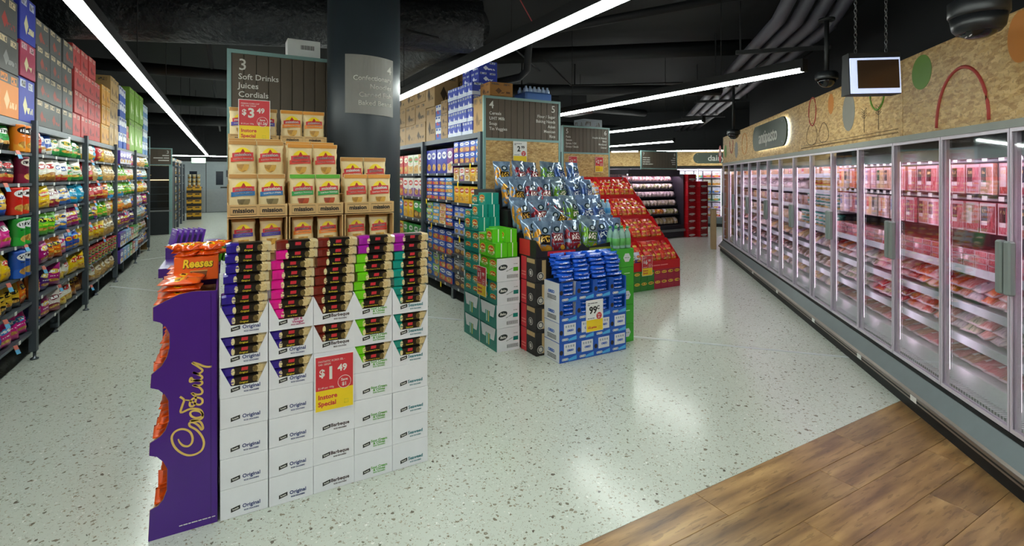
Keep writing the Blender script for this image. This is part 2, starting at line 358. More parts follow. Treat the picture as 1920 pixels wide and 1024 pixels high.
# ================================================================ the room
PHI = atan2(.7316367, .6816948); TX, TY = .6816948, .7316367
def fw(s, q, z=0.0): return (s * TX - q * TY, s * TY + q * TX, z)      # along the long fridge, out from it, up
def floor_quad(name, x0, x1, y0, y1, mat, label):
    return struct(name, MB().box(x0, x1, y0, y1, -.1, 0, front=False), mat, label)
floor_quad('floor', -5, 24, 1.70, 27, TERR, 'pale terrazzo floor with dark stone chips')
sub = floor_quad('floor_timber', -5, 24, -6, 1.70, DARK, 'timber plank floor along the front of the store')
sub.location.z = -.004
pm = {}
for j in range(17):
    y1 = 1.70 - j * .19
    x = -1.6 - (j * .47) % 1.2
    while x < 6.5:
        key = 1
        if key not in pm: pm[key] = MB().box(0, 1.2 - .0015, -.19 + .0015, 0, -.012, .004, front=False).mesh('plank', .0012)
        o = obj('plank', pm[key], WOOD, sub, (x, y1, .0)); x += 1.2
obj('edge_strip', MB().box(-5, 24, 1.695, 1.71, -.01, .003), plain('#5d5a52', .4, .5), sub)
jm = plain('#c3cac8', .3, 0, 'joint_filler')
for nm, a, b in (('trim_1', (-1.42, 9.0), (4.75, 2.22)), ('trim_2', (-1.39, 11.57), (-.1, 12.4))):
    d = hypot(b[0] - a[0], b[1] - a[1])
    struct(nm, MB().box(0, d, -.022, .022, 0, .0015), jm, 'pale joint strip crossing the terrazzo floor', loc=(*a, 0), rot=(0, 0, atan2(b[1] - a[1], b[0] - a[0])))
CZ = 3.75
struct('ceiling', MB().box(-5, 24, -6, 27, CZ, CZ + .1), CEIL, 'black painted ceiling slab')
struct('wall_left', MB().box(-5.1, -5, -6, 27, 0, CZ), DARK, 'charcoal side wall')
struct('wall_back', MB().box(-5, 24, 25.7, 25.8, 0, CZ), DARK, 'charcoal wall behind the far service doors')
struct('wall_front', MB().box(-5, 24, -6.1, -6, 0, CZ), plain('#c4c4be', .7), 'pale wall facing the shelves')
struct('wall_right', MB().box(-4, 13.5, -2.95, -2.85, 0, CZ), DARK, 'charcoal wall behind the long glass door fridge', rot=(0, 0, PHI))
struct('wall_dairy', MB().box(17.75, 17.85, -6, 8, 0, CZ), DARK, 'charcoal wall behind the dairy fridge', rot=(0, 0, PHI))

# ---------------------------------------------------------------- ceiling tubes
TUBE_M = emit('#f6fff8', TUBE_POWER)
def light_tube(label, x, y0, y1, z=2.45, rz=0):
    L = y1 - y0; t = thing('linear_light', label, 'light', (x, y0, z), rz, 'hanging linear lights')
    obj('diffuser', MB().box(-.031, .031, 0, L, -.026, 0, front=False), TUBE_M, t)
    obj('housing', MB().box(-.036, .036, -.01, L + .01, .0005, .075, front=False), BLACK, t)
    for e in (0, L): obj('end_cap', MB().box(-.036, .036, e - .012, e + .012, -.028, .0005, front=False), BLACK, t)
    k = .8
    while k < L:
        obj('hanger_wire', MB().tube([(0, k, .075), (0, k, CZ - z)], .004, 5), DARK, t); k += 2.4
    return t
light_tube('long light tube hanging over the chip aisle', -.67, -5, 24)
light_tube('light tube over the cereal aisle beside the round column', 1.70, -5, 22)
light_tube('light tube ending above the aisle past the bagged snack display', 4.15, 2.42, 20)
light_tube('light tube over the aisle past the red tiered display', 6.6, 5.45, 20)
light_tube('short light tube far back above the produce cabinet', 9.7, 8.9, 14)
light_tube('light tube across the far end before the service doors', -3.2, 0, 5.2, 2.43, -pi / 2).location = (-3.2, 24.4, 2.43)
for q, L, lab in ((-2.9, 2.4, 'light tube above the dairy sign'), (-.2, .8, 'short light tube along from the one above the dairy sign')):
    light_tube(lab, 0, 0, L, 2.33, PHI).location = fw(15.6, q, 2.33)
for k, (x, y0, y1) in enumerate(((-3.0, -5, 1.2), (4.15, -5, .6), (6.6, -5, 1.6))):
    light_tube('light tube over the store front, %s along from the entry wall' % ORD[k], x, y0, y1)

for k, y in enumerate((-1.6, -3.6)): light_tube('added fill light tube across the store front, %s back from the shelves' % ORD[k], -3, 0, 9.5, 2.5, -pi / 2).location = (-3, y, 2.62)  # unseen cross tubes, added as fill for the display fronts
# ---------------------------------------------------------------- ceiling services
def pipe(name, label, cat, path, r, mat=DARK, seg=10, group=None): return tag(obj(name, MB().tube(path, r, seg), mat), label, cat, group)
pipe('air_duct', 'black foil wrapped air duct crossing above the aisle sign', 'duct', [(-4.5, 8.0, 3.3), (-1, 6.6, 3.28), (2.6, 5.3, 3.3)], .3, FOIL, 20)
pipe('air_duct', 'black foil wrapped duct dropping beside the column', 'duct', [(2.5, 5.35, 3.35), (2.3, 6.6, 3.3), (2.3, 9.5, 3.3)], .26, FOIL, 20)
pipe('conduit', 'thin grey conduit beside the chip aisle light', 'pipe', [(-1.05, 3.4, 3.1), (-1.05, 20, 3.1)], .028, plain('#4b4f50', .5))
pipe('conduit', 'thin dark conduit higher up over the chip aisle', 'pipe', [(-.2, 6, 3.3), (-.2, 22, 3.3)], .03)
for k, (y, z, r) in enumerate(((9.3, 3.2, .09), (12.5, 3.15, .11), (16, 3.1, .14))):
    pipe('sprinkler_pipe', 'dark pipe crossing the aisles, %s row back' % ORD[k], 'pipe', [(-4.9, y, z), ((9.4, 11.5, 7.5)[k], y + .3, z)], r, DARK)
pipe('drain_pipe', 'stepped dark pipe with an elbow under the slab', 'pipe', [(4.9, 3.3, 3.5), (3.55, 5.6, 3.45), (3.5, 5.7, 3.35), (3.5, 5.75, 2.98), (3.45, 5.85, 2.9), (2.9, 7.6, 2.85)], .05, DARK)
pipe('drain_pipe', 'long dark pipe running level toward the fridge wall', 'pipe', [(3.6, 7.2, 2.95), (7.2, 5.6, 3.0)], .085, DARK)
pipe('steel_beam', 'black steel beam under the slab', 'beam', [(2.8, 8.3, 3.55), (7.0, 4.9, 3.55)], .12, DARK, 4)
for k, p in enumerate(([(1.6, 5.0, 3.05), (2.6, 5.6, 3.15), (3.3, 5.9, 3.35), (4.5, 7, 3.3)], [(3.6, 5.5, 3.1), (4.4, 6.0, 2.9), (5.2, 6.0, 2.98), (6.3, 5.6, 3.05)], [(6.2, 3.9, 3.7), (6.3, 4.0, 3.2), (6.1, 4.2, 3.0)], [(6.6, 3.7, 3.7), (6.7, 3.8, 3.2), (6.5, 4.0, 3.0)])):
    pipe('cable', 'black cable sagging below the slab, %s from the column' % ORD[k], 'cable', p, .013, BLACK, 6)
pipe('cable', 'thin red cable hooked over the light beside the column', 'cable', [(1.75, 4.0, 3.2), (2.2, 4.3, 3.32), (2.5, 4.25, 3.3), (2.9, 4.5, 3.05)], .006, plain('#8e1f24', .5), 6)
for k in range(4):
    q = -1.45 - .19 * k
    pipe('refrigerant_pipe', 'lagged dark pipe above the fridge, %s out from the wall' % ORD[3 - k], 'pipe',
         [fw(5.1 + .1 * k, q - .25, 3.7), fw(5.35 + .1 * k, q - .05, 3.3), fw(5.6 + .1 * k, q, 3.14), fw(17.4, q, 3.12)], .068, plain('#4a4750', .45), 12, 'lagged pipes above the fridge')
for k, s in enumerate((6.4, 8.2, 10.4, 13)):
    b = thing('pipe_bracket', 'black bracket carrying the lagged pipes, %s from the camera domes' % ORD[k], 'bracket', fw(s, 0), PHI)
    obj('rail', MB().box(-.02, .02, -2.2, -1.2, 3.0, 3.045), BLACK, b)
    for q in (-2.15, -1.25): obj('rod', MB().box(-.008, .008, q - .008, q + .008, 3.045, CZ), BLACK, b)
ac = thing('air_conditioner', 'dark ceiling air conditioner with a louvred grille', 'air conditioner', (5.2, 7.6, 2.8))
obj('casing', MB().box(-.55, .75, 0, .7, 0, .42), plain('#24272a', .6), ac)
obj('drip_tray', MB().box(-.45, .8, -.12, .6, -.05, 0), plain('#5a4444', .6), ac)
for k in range(7): obj('louvre', MB().box(-.45, .1, -.03, 0, .08 + .04 * k, .1 + .04 * k), BLACK, ac)
for x in (-.5, .7): obj('rod', MB().box(x - .01, x + .01, .3, .32, .42, CZ - 2.8), BLACK, ac)

# ---------------------------------------------------------------- round column and paper sign
col = struct('column', MB().lathe([(.27, 0), (.27, CZ)], 48, (.93, 3.95, 0)), plain('#2e363c', .45), 'dark round concrete column behind the tortilla chips')
ps = thing('paper_sign', 'grey paper aisle notice wrapped on the dark round column', 'sign', (.93, 3.95, 0))
def col_pt(x, z, off=.004):   # x along the surface from the notice's middle, facing the shopper
    a = -pi / 2 - .06 + x / .272 + .0; return ((.27 + off) * cos(a), (.27 + off) * sin(a), z)
m = MB(); W2 = .185
for i in range(14):
    xa, xb = -W2 + 2 * W2 * i / 14, -W2 + 2 * W2 * (i + 1) / 14
    m.face([col_pt(xa, 2.005 - xa * .05), col_pt(xb, 2.005 - xb * .05), col_pt(xb, 2.43 - xb * .05), col_pt(xa, 2.43 - xa * .05)], smooth=True)
obj('sheet', m, plain('#8b8a85', .7), ps)
for body, z, sz in (('4', 2.335, .085), ('Confectionary', 2.265, .05), ('Noodles', 2.205, .05), ('Canned Fish', 2.145, .05), ('Baked Beans', 2.085, .05)):
    me = text_me(body, sz, plain('#f2f0ea', .6), align='RIGHT', bold=.012).copy()
    for v in me.vertices: v.co = col_pt(v.co.x + .165, v.co.z + z, .0065)
    obj('lettering', me, None, ps)

# ================================================================ chip shelving along the wall side
GX = -1.43
LEV = [1.75, 1.50, 1.255, 1.01, .755, .50, .25]
POST = [3.92, 5.73, 7.54, 9.35, 11.2, 13.0]
gon = thing('shelving_run', 'long dark steel shelving run full of chip bags beside the aisle', 'shelving', (0, 0, 0))
for y in POST:
    pst = obj('post', MB().box(GX - .02, GX + .03, y - .026, y + .026, .07, 2.03, front=False), STEEL, gon)
    obj('edge_strip', MB().box(GX + .01, GX + .0315, y + .026, y + .03, .07, 2.03, front=False), EDGE, pst)
    obj('foot', MB().lathe([(.03, 0), (.03, .012), (.011, .02), (.011, .08)], 10, (GX + .012, y, 0)), EDGE, pst)
for a, b in zip(POST, POST[1:]):
    y = (a + b) / 2; lg = obj('leg', MB().box(GX - .09, GX - .03, y - .03, y + .03, .05, .235, front=False), STEEL, gon)
    obj('foot', MB().lathe([(.028, 0), (.028, .012), (.011, .02), (.011, .06)], 10, (GX - .06, y, 0)), EDGE, lg)
obj('back_panel', MB().box(GX - .5, GX - .47, POST[0], POST[-1], .1, 2.0, front=False), plain('#1d1c1b', .7), gon)
obj('kick_panel', MB().box(GX - .3, GX - .27, POST[0], POST[-1], 0, .2, front=False), plain('#1a130e', .6), gon)
obj('end_panel', MB().box(GX - .5, GX - .02, POST[-1] + .04, POST[-1] + .07, .02, 2.35, front=False), KRAFT, gon)
tagm = MB().box(-.02, .02, -.003, 0, -.014, .014).mesh('price_tag'); tagm.materials.append(WHITE)
wob = MB(); wob.box(-.016, .016, -.004, 0, -.035, 0, mi=0); wob.box(-.016, .016, -.004, 0, -.07, -.035, mi=1); wob = wob.mesh('shelf_flag')
for mm in (plain('#d9796a', .5), plain('#68b2dc', .5)): wob.materials.append(mm)
wob2 = wob.copy(); wob2.materials.clear()
for mm in (YELLOW, plain('#5fb4e6', .5)): wob2.materials.append(mm)
for bi, (a, b) in enumerate(zip(POST, POST[1:])):
    for li, z in enumerate([2.0] + LEV):
        t = .055 if li == 0 else .024
        sh = obj('shelf', MB().box(GX - .47, GX, a + .036, b - .036, z - t, z, front=False), STEEL, gon)
        obj('shelf_edge', MB().box(GX, GX + .006, a + .038, b - .038, z - t, z - .002, front=False), plain('#5b6269', .4, .5), sh)
        if li and b > 4.9:
            for k in range(4):
                y = a + .2 + k * .42 + random.uniform(-.08, .08)
                if y > 4.8: obj('price_tag', tagm, None, sh, (GX + .006, y, z - .015), (0, 0, pi / 2))
            y = random.uniform(max(a, 4.9) + .1, b - .2)
            if random.random() < .75: obj('shelf_flag', wob, None, sh, (GX + .02, y, z + .005), (rad(-25), 0, pi / 2 - .5))
# --- the chip packs: (kind, words, base, band, logo, letters, count); kinds b bag, s standing bag, t tube box, j jar, x box
C = dict(gb=('b', 'green and black chip bag', '#1d9a3c', '#14160f', '#f2f2ee', '#10301a'), ot=('t', 'orange crisp tube pack', '#ee7d16', '#f19a2a', '#20140c', '#fff'),
 rb=('b', 'red chip bag', '#c91d22', '#a5141a', '#f3e7d0', '#8a1015'), rk=('b', 'red and black popcorn bag', '#17191b', '#cf3236', '#cf3236', '#f4f4f0'), mt=('t', 'maroon crisp tube pack', '#6e1230', '#8a1c3c', '#efe6d8', '#2a0a14'),
 gn=('b', 'green chip bag', '#1c8d3a', '#4ab53e', '#f6f6ee', '#b81c20'), yt=('b', 'yellow chip bag in blue tray', '#dcb43a', '#1c58c4', '#dfe6ee', '#1c3f9a'), rt=('t', 'red crisp tube pack', '#dc2416', '#e23a1c', '#fff', '#200c08'),
 yl=('b', 'yellow chip bag', '#f0c915', '#e6b70d', '#d8261d', '#fff7d0'), gy=('b', 'grey and gold chip bag', '#8d8a80', '#d7ac36', '#23221f', '#eee'), pk=('b', 'hot pink snack bag', '#dd1f8d', '#e5409f', '#fff', '#8e0f58'),
 gt=('t', 'green crisp tube pack', '#1f9e2e', '#2cb43a', '#fff', '#111'), bl=('b', 'blue chip bag', '#1d5cc0', '#1a4aa3', '#f4d21c', '#d7261e'), bt=('t', 'blue crisp tube pack', '#1b56bd', '#2267d4', '#fff', '#111'),
 mg=('b', 'magenta chip bag', '#b3187a', '#8c1263', '#f6d640', '#fff'), yk=('b', 'yellow and black corn chip bag', '#e2b42c', '#1a1713', '#1b1813', '#f5d64a'), og=('b', 'orange chip bag', '#ee7a17', '#dd5f10', '#1a1a4a', '#f5e03a'),
 pp=('b', 'pink party size bag with blue band', '#d61c86', '#d61c86', '#2a8fd6', '#fff'), bp=('b', 'blue party size bag with blue band', '#1c46b5', '#123a9c', '#2a8fd6', '#fff'), bw=('b', 'blue and white chip bag', '#1f4fa8', '#e9e7de', '#f0efe8', '#1b3b8f'),
 wg=('b', 'white and green chip bag', '#e8e6da', '#2b9443', '#e3c23a', '#1b6a30'), wn=('b', 'white and brown chip bag', '#e4ddca', '#a5702e', '#c22a22', '#fff'), wr=('b', 'white and red chip bag', '#ece8df', '#cc2b26', '#1d4f9e', '#fff'),
 wm=('b', 'white and maroon chip bag', '#e4d9d0', '#8e1d35', '#7a1a2c', '#fff'), wb=('b', 'white and blue chip bag', '#e9ebea', '#2a6bc0', '#f0c020', '#1c3c8f'), cy=('b', 'cyan chip bag', '#16a5cf', '#1187b6', '#eef4f4', '#0d5a80'),
 lm=('b', 'lime green snack bag', '#6cc51f', '#4fae18', '#161b10', '#f5e62a'), dp=('b', 'deep purple chip bag', '#47186e', '#5b1f8a', '#e8c83a', '#fff'), wy=('b', 'white and yellow chip bag', '#e7e4d4', '#ddb93c', '#cf2a22', '#fff'),
 wp=('b', 'white and pink snack bag', '#eadde2', '#e0569f', '#d81e7e', '#fff'), nv=('b', 'navy blue chip bag', '#1a2350', '#20307a', '#e6e6ea', '#c5202a'), br=('b', 'brown corn chip bag', '#6d3d1c', '#8a5325', '#e8b93a', '#3a1d0c'),
 tn=('s', 'tan paper chip bag', '#c9a566', '#b98f4e', '#f0e6cc', '#6a4420'), dg=('b', 'dark green chip bag', '#135a33', '#1a7340', '#e9e4c8', '#c8a62c'), yp=('b', 'yellow and purple chip bag', '#e9c51c', '#6a2b90', '#6a2b90', '#fff'),
 lb=('s', 'lime and blue snack pouch', '#86c62f', '#2196d4', '#f3f6e6', '#2a6a1a'), gz=('s', 'green and orange snack pouch', '#7fbf3a', '#e9873a', '#f6f1da', '#35701f'), rd=('j', 'red salsa jar', '#b5281e', '#3b7a2b', '#e6c63a', '#7a120c'),
 px=('x', 'purple and white cracker box', '#5a3aa6', '#e6e4ee', '#f2f0f6', '#3a1c86'), bx=('x', 'pale blue cracker box', '#8fb6dc', '#5e8fc8', '#f2f2f2', '#23508e'), rx=('x', 'red cracker box', '#c93232', '#e9d4c0', '#f4ead8', '#7a1414'), gx=('x', 'green cracker box', '#58a848', '#cfe0b8', '#f2f4e4', '#27601c'),
 wt=('b', 'white and teal rice snack bag', '#dfe6e2', '#4ba79c', '#2f8f86', '#fff'), wo=('b', 'white and orange snack bag', '#e6e0d4', '#e2802a', '#3a8fc4', '#fff'))
PLAN = [
 ['gb3 ot2 rb', 'rk3 mt gn', 'yt2 rt2 yl', 'gy pk2 gt2 bl', 'yl3 bt2 mg', 'yk4 og', 'bp pp3'],
 ['rb bw2 wg3 gn dg', 'gn wn2 wr2 gn wg2', 'yl2 wm2 wb2 cy2', 'bl lm2 wb2 mg2 dg', 'mg2 og2 wp bl2 yl', 'og dp mg wy2 yl2', 'nv mg wm wy2 br2'],
 ['wy2 cy rb yl tn3', 'rb2 tn wt2 tn3', 'rb4 og lb2', 'dg2 yp lm2 tn yl', 'yl4 tn3', 'rd9', 'br wn tn4'],
 ['px4 dp wp2', 'gz4 wy3', 'lb3 lm3 wg', 'og4 wo2 bl', 'wy yp mg2 dp2', 'px2 bx2 rx gx2', 'px bx2 gx rx bx'],
 ['wo3 tn2 wg2', 'wb4 wt2', 'wo2 yl2 dp wy2', 'wp2 wb2 mg wg', 'wt3 wo2 bl', 'wg3 wy2 wp', 'wp2 wr2 bl2']]
import re
BN = ['nearest', 'second', 'third', 'fourth', 'farthest']
for bi, bay in enumerate(PLAN):
    y0, y1 = (4.9 if bi == 0 else POST[bi] + .05), POST[bi + 1] - .05
    for li, row in enumerate(bay):
        items = []
        for tk in row.split(): k = tk[:2]; items += [k] * int(tk[2:] or 1)
        step = (y1 - y0) / len(items)
        for i, k in enumerate(items):
            kind, words, c1, c2, c3, c4 = C[k]
            y = y0 + step * (i + .5) + random.uniform(-.008, .008); z = LEV[li]
            lab = '%s, %s along, %s shelf down, %s chip bay' % (words, ORD[i], ORD[li], BN[bi])
            wd = min(step * 1.02, .245); x = GX - .042
            if kind == 'b':
                pack('chip_bag', lab, 'chip bag', BAGS[(i + li) % 4], (x + random.uniform(-.02, .01), y, z + .004), pi / 2 - .28 + random.uniform(-.22, .22), (wd * .95, random.uniform(.07, .095), random.uniform(.208, .23)), c1, c2, c3, c4, lean=rad(-random.uniform(0, 14)), roll=random.uniform(-.13, .13), p=(.34, .62, .06), ro=.28, lg=.72,
                     group='chip bags on the long shelving')
            elif kind == 's':
                pack('snack_pouch', lab, 'snack pouch', SBAGS[i % 3], (x, y, z + .002), pi / 2 + random.uniform(-.1, .1), (wd, .11, .214), c1, c2, c3, c4, p=(.3, .6, .07), ro=.5, group='pouches on the long shelving')
            elif kind == 't':
                pack('crisp_tube', lab, 'crisp tube', TUBE_P, (x + .04, y, z + .001), pi / 2, (min(wd, .105), min(wd, .105), .212), c1, c2, c3, c4, p=(.3, .78, .13), ro=.4, group='crisp tubes on the long shelving')
            elif kind == 'j':
                for r2 in range(2):
                    pack('salsa_jar', lab.replace('red salsa jar', 'red salsa jar, %s of two stacked' % ('lower', 'upper')[r2]), 'jar', TUB_P, (x + .03, y, z + .001 + r2 * .1), pi / 2, (.11, .11, .098), c1, c2, c3, c4, ro=.2, group='stacked salsa jars')
            else:
                pack('cracker_box', lab, 'box', BOX_P, (x + .1, y, z + .001), pi / 2, (wd, .12, .20), c1, c2, c3, c4, ro=.4, group='cracker boxes on the long shelving')
# --- cartons stacked on top of the chip shelving
def stack(prefix, y0, y1, n, rows, zh, c1, c2, c3, depth=.36, x=GX + .01, z0=2.001, lg=0.0, grp='cartons on top of the chip shelving', skip=(), jit=.01):
    st = (y1 - y0) / n
    for i in range(n):
        for r in range(rows):
            if (i, r) in skip: continue
            h = zh * .995
            pack('carton', '%s, %s column along, %s up, above the chip shelving' % (prefix, ORD[i], ORD[r]), 'carton', BOX_C,
                 (x - random.uniform(0, jit * 2), y0 + st * (i + .5), z0 + r * zh), pi / 2 + random.uniform(-jit, jit), (st * .985, depth, h), c1, c2, c3, lg=lg, ro=.6, group=grp)
stack('orange and grey carton', 4.98, 5.40, 1, 1, .34, '#5a5753', '#d9822c', '#e8c08a', lg=.75)
stack('dark grey carton under the tilted one', 4.98, 5.40, 1, 1, .27, '#55544f', '#c9b48c', '#8f8f8a', z0=2.345)
stack('tilted dark grey carton', 4.98, 5.40, 1, 1, .3, '#4c4c49', '#c9b48c', '#a0322a', z0=2.62)
stack('royal blue carton', 5.42, 5.80, 1, 1, .36, '#27339c', '#b9bccb', '#d8cfa0')
stack('raspberry red carton', 5.42, 5.80, 1, 1, .29, '#a01e46', '#cfa3ae', '#d8cfa0', z0=2.365)
stack('top royal blue carton', 5.42, 5.80, 1, 1, .37, '#27339c', '#b9bccb', '#d8cfa0', z0=2.66)
stack('charcoal carton with tan tape', 5.83, 7.0, 3, 4, .235, '#4e4f4d', '#c7b48e', '#9a4434')
stack('red carton', 7.05, 8.4, 4, 4, .25, '#b23a38', '#d79a8f', '#6e1e1e', skip=((3, 3),))
stack('amber carton', 8.45, 8.95, 2, 3, .26, '#c98f2e', '#d9b46a', '#7a4c14')
stack('tan carton', 9.0, 9.65, 2, 3, .33, '#b3925c', '#a07f4b', '#6a4c26')
stack('white and blue drink carton', 9.7, 10.3, 2, 4, .24, '#d7dbe0', '#2b52a8', '#2b52a8', lg=.45)
stack('small tan and red carton', 10.32, 10.62, 1, 2, .2, '#a5854f', '#a8382e', '#a8382e', lg=.5)
stack('bright green carton', 10.7, 12.2, 3, 2, .55, '#7aa636', '#94bb52', '#dfe9c4', depth=.42)
stack('white drink carton', 12.25, 12.9, 2, 4, .25, '#c3ccd0', '#5d86b4', '#4a6ea0', lg=.4)
pack('carton', 'large dark green carton set back behind the tan cartons', 'carton', BOX_C, (GX - .38, 9.6, 2.001), pi / 2, (1.0, .1, 1.12), '#3f5f22', '#4d6d2c', '#6a8a44', lg=0, group='cartons on top of the chip shelving')
gs = thing('glass_guard', 'clear guard panel at the far end of the chip shelving top', 'guard', (GX - .2, 13.0, 2.01))
obj('sheet', MB().box(-.25, .22, 0, .006, .0, .38), GLASS, gs)
obj('frame', MB().box(-.25, .22, -.004, .01, .38, .395), TEAL, gs); obj('upright', MB().box(.22, .235, -.004, .01, 0, .395), TEAL, gs)
# ================================================================ price tickets and aisle signs
TICK_RED = plain('#c9323a', .45, 0, 'ticket_red'); TICK_Y = plain('#eccb1b', .45, 0, 'ticket_yellow')
def ticket(label, loc, rz, price, small, tail=('Instore', 'Special'), white=False, w=.185, h=.272, cents=None, save='Save', amt='$1', title=('', '')):
    t = thing('price_ticket', label, 'price ticket', loc, rz); up = WHITE; a = INK if white else LETTER
    obj('card', MB().box(-w / 2, w / 2, -.004, 0, -h / 2, h / 2), WHITE, t)
    k = w / .185; f = -.0052
    obj('upper_panel', MB().box(-w / 2 + .004, w / 2 - .004, -.0048, -.004, -h * .12, h / 2 - .004), up if white else TICK_RED, t)
    obj('lower_panel', MB().box(-w / 2 + .004, w / 2 - .004, -.0048, -.004, -h / 2 + .004, -h * .12), TICK_Y, t)
    for i, s_ in enumerate(title):
        if s_: text(s_, .0135 * k, a, t, (-w * .42, f, h * .40 - i * .0145 * k), align='LEFT', sx=.85)
    text(price, .085 * k, a, t, (-w * .10, f, h * .17), bold=.03)
    if not white: text('$', .05 * k, a, t, (-w * .32, f, h * .19), bold=.03)
    if cents: text(cents, .045 * k, a, t, (w * .20, f, h * .24), bold=.03)
    m_ = MB(); n = 24
    m_.prism([(w * .25 + .031 * k * cos(2 * pi * i / n), -h * .02 + .031 * k * sin(2 * pi * i / n)) for i in range(n)], -.0058, -.005)
    bd = obj('badge', m_, TICK_RED, t)
    obj('badge_ring', MB().tube([(w * .25 + .031 * k * cos(2 * pi * i / n), -.0058, -h * .02 + .031 * k * sin(2 * pi * i / n)) for i in range(n)], .0011, 5, closed=True), WHITE, bd)
    text(save, .018 * k, LETTER, bd, (w * .25, -.0062, -h * .02 + .011), bold=.02); text(amt, .023 * k, LETTER, bd, (w * .25, -.0062, -h * .02 - .011), bold=.03)
    for i, s_ in enumerate(tail):
        if s_: text(s_, .031 * k if len(s_) < 9 else .027 * k, TICK_RED, t, (-w * .42, f, -h * .24 - i * .034 * k), align='LEFT', bold=.03)
    m_ = MB().tube([(w * .3 + .013 * k * cos(pi / 4 + pi / 2 * i), f, -h * .38 + .013 * k * sin(pi / 4 + pi / 2 * i)) for i in range(4)], .0007, 4, closed=True); obj('stamp', m_, plain('#7a9a2a', .5), t)
    text(small, .012 * k, LETTER if not white else INK, t, (-w * .42, f, -h * .075), align='LEFT')
    return t
def aisle_sign(label, x0, x1, y, z0, z1, left, right, osb0=None, nboard=10, fr=.028, back=.03):
    t = thing('aisle_sign', label, 'sign', (x0, y, 0)); W = x1 - x0
    for a, b in ((0, fr), (W - fr, W)): obj('frame_upright', MB().box(a, b, 0, back, osb0 if osb0 is not None else z0, z1), TEAL, t)
    for a, b in ((z1 - fr, z1), (z0, z0 + fr)): obj('frame_rail', MB().box(fr, W - fr, 0, back, a, b), TEAL, t)
    bw = (W - 2 * fr) / nboard
    bm_ = MB().box(0, bw - .004, .006, .02, z0 + fr, z1 - fr).mesh('board', .002)
    for i in range(nboard): obj('board', bm_, SIGNB, t, (fr + i * bw + .002, 0, 0))
    obj('backing', MB().box(fr, W - fr, .02, back - .002, z0 + fr, z1 - fr), plain('#241d16', .7), t)
    if osb0 is not None: obj('strand_board', MB().box(fr, W - fr, .004, back - .002, osb0, z0), OSB, t)
    for (num, lines), al, x in ((left, 'LEFT', fr + .045), (right, 'RIGHT', W - fr - .045)):
        if not num: continue
        text(num, .12, LETTER, t, (x, .005, z1 - fr - .085 if len(lines) < 4 else z1 - fr - .075), align=al, bold=.006)
        sz, pt, st = (.06, .066, .172) if len(lines) < 4 else (.05, .0585, .168)
        for i, s_ in enumerate(lines): text(s_, sz, LETTER, t, (x, .005, z1 - fr - st - i * pt), align=al, bold=.008)
    return t
aisle_sign('brown boarded aisle 3 sign with pale green frame beside the column', 0.005, 1.06, 4.26, 1.6, 2.50, ('3', ('Soft Drinks', 'Juices', 'Cordials')), (None, ()), None, 12)
aisle_sign('brown boarded sign for aisles 4 and 5 above the bagged snacks', 2.50, 3.545, 5.04, 1.965, 2.467, ('4', ('Cereals', 'UHT Milk', 'Soup', 'Tin Veggies')), ('5', ('Flour / Sugar', 'Baking Needs', 'Asian', 'Mexican', 'Rice')), .9, 12)
aisle_sign('brown boarded sign for aisles 5 and 6 behind the red tiered display', 5.13, 6.2, 7.23, 1.965, 2.46, ('5', ('Pasta', 'Sauces', 'Spices / Oil', 'Gravy / Stock')), ('6', ('Health & Beauty', 'Baby', 'Medicinal', 'Dental')), .9, 12)
aisle_sign('brown boarded sign for aisles 7 and 8 above the produce cabinet', 9.85, 11.25, 10.2, 1.77, 2.28, ('7', ('~64', '~55', '~46', '~347')), ('8', ('~4', '~7', '~6', '~5')), 1.7, 12)
s7 = aisle_sign('narrow aisle 7 sign edge behind the aisles 5 and 6 sign', 6.75, 7.45, 8.9, 1.8, 2.3, (None, ()), ('7', ('~8', '~7', '~6')), 1.7, 6)
aisle_sign('small dark aisle 3 sign above the far drinks fridge', -2.6, -1.27, 16.42, 1.86, 2.33, (None, ()), ('3', ('~5', '~74', '~8')), 1.85, 8)
wb = thing('white_box', 'small white box with a printed code on top of the aisle 3 sign', 'box', (.55, 4.42, 2.502))
obj('body', MB().box(-.12, .13, 0, .16, 0, .17).mesh('body', .004), WHITE, wb)
for i in range(14): obj('bar', MB().box(-.02 + i * .0075, -.02 + i * .0075 + (.004 if i % 3 else .0025), -.001, 0, .09, .125), INK, wb)

# ================================================================ purple confectionery stand at the end of the aisle
cs = thing('confectionery_stand', 'purple cardboard chocolate stand with scooped side beside the cracker cartons', 'display stand', (0, 0, 0))
prof = [(-.034, 0), (-.0396, 1.04), (-.1306, 1.0454), (-.1796, 1.037), (-.2276, 1.015), (-.2708, .993), (-.2708, .9361), (-.2465, .9258), (-.2257, .9045), (-.2123, .8726), (-.2123, .8127), (-.2219, .7729), (-.2408, .7373), (-.2764, .7076), (-.2801, .6516), (-.2521, .6389), (-.2295, .6136), (-.2162, .5831), (-.2142, .4951), (-.2276, .457), (-.2465, .4343), (-.2819, .4161), (-.2838, .3645), (-.2577, .3528), (-.2352, .326), (-.22, .2895), (-.2219, .1981), (-.2352, .1609), (-.254, .1395), (-.2819, .1304), (-.2875, 0)]
spanel = MB().prism(prof, 2.62, 2.626)
sp = obj('side_panel', spanel, PURPLE, cs)
sp2 = obj('side_panel', sp.data, None, cs, (0, .64, 0))
obj('panel_edge', MB().prism([(x - .0015, z) for x, z in prof], 2.6265, 2.629), KRAFT, sp)
obj('back_board', MB().box(-.04, -.034, 2.63, 3.26, 0, 1.04), PURPLE, cs)
obj('fold', MB().box(-.06, -.058, 2.6185, 2.62, 0.01, 1.03), plain('#2f0c58', .4), sp)
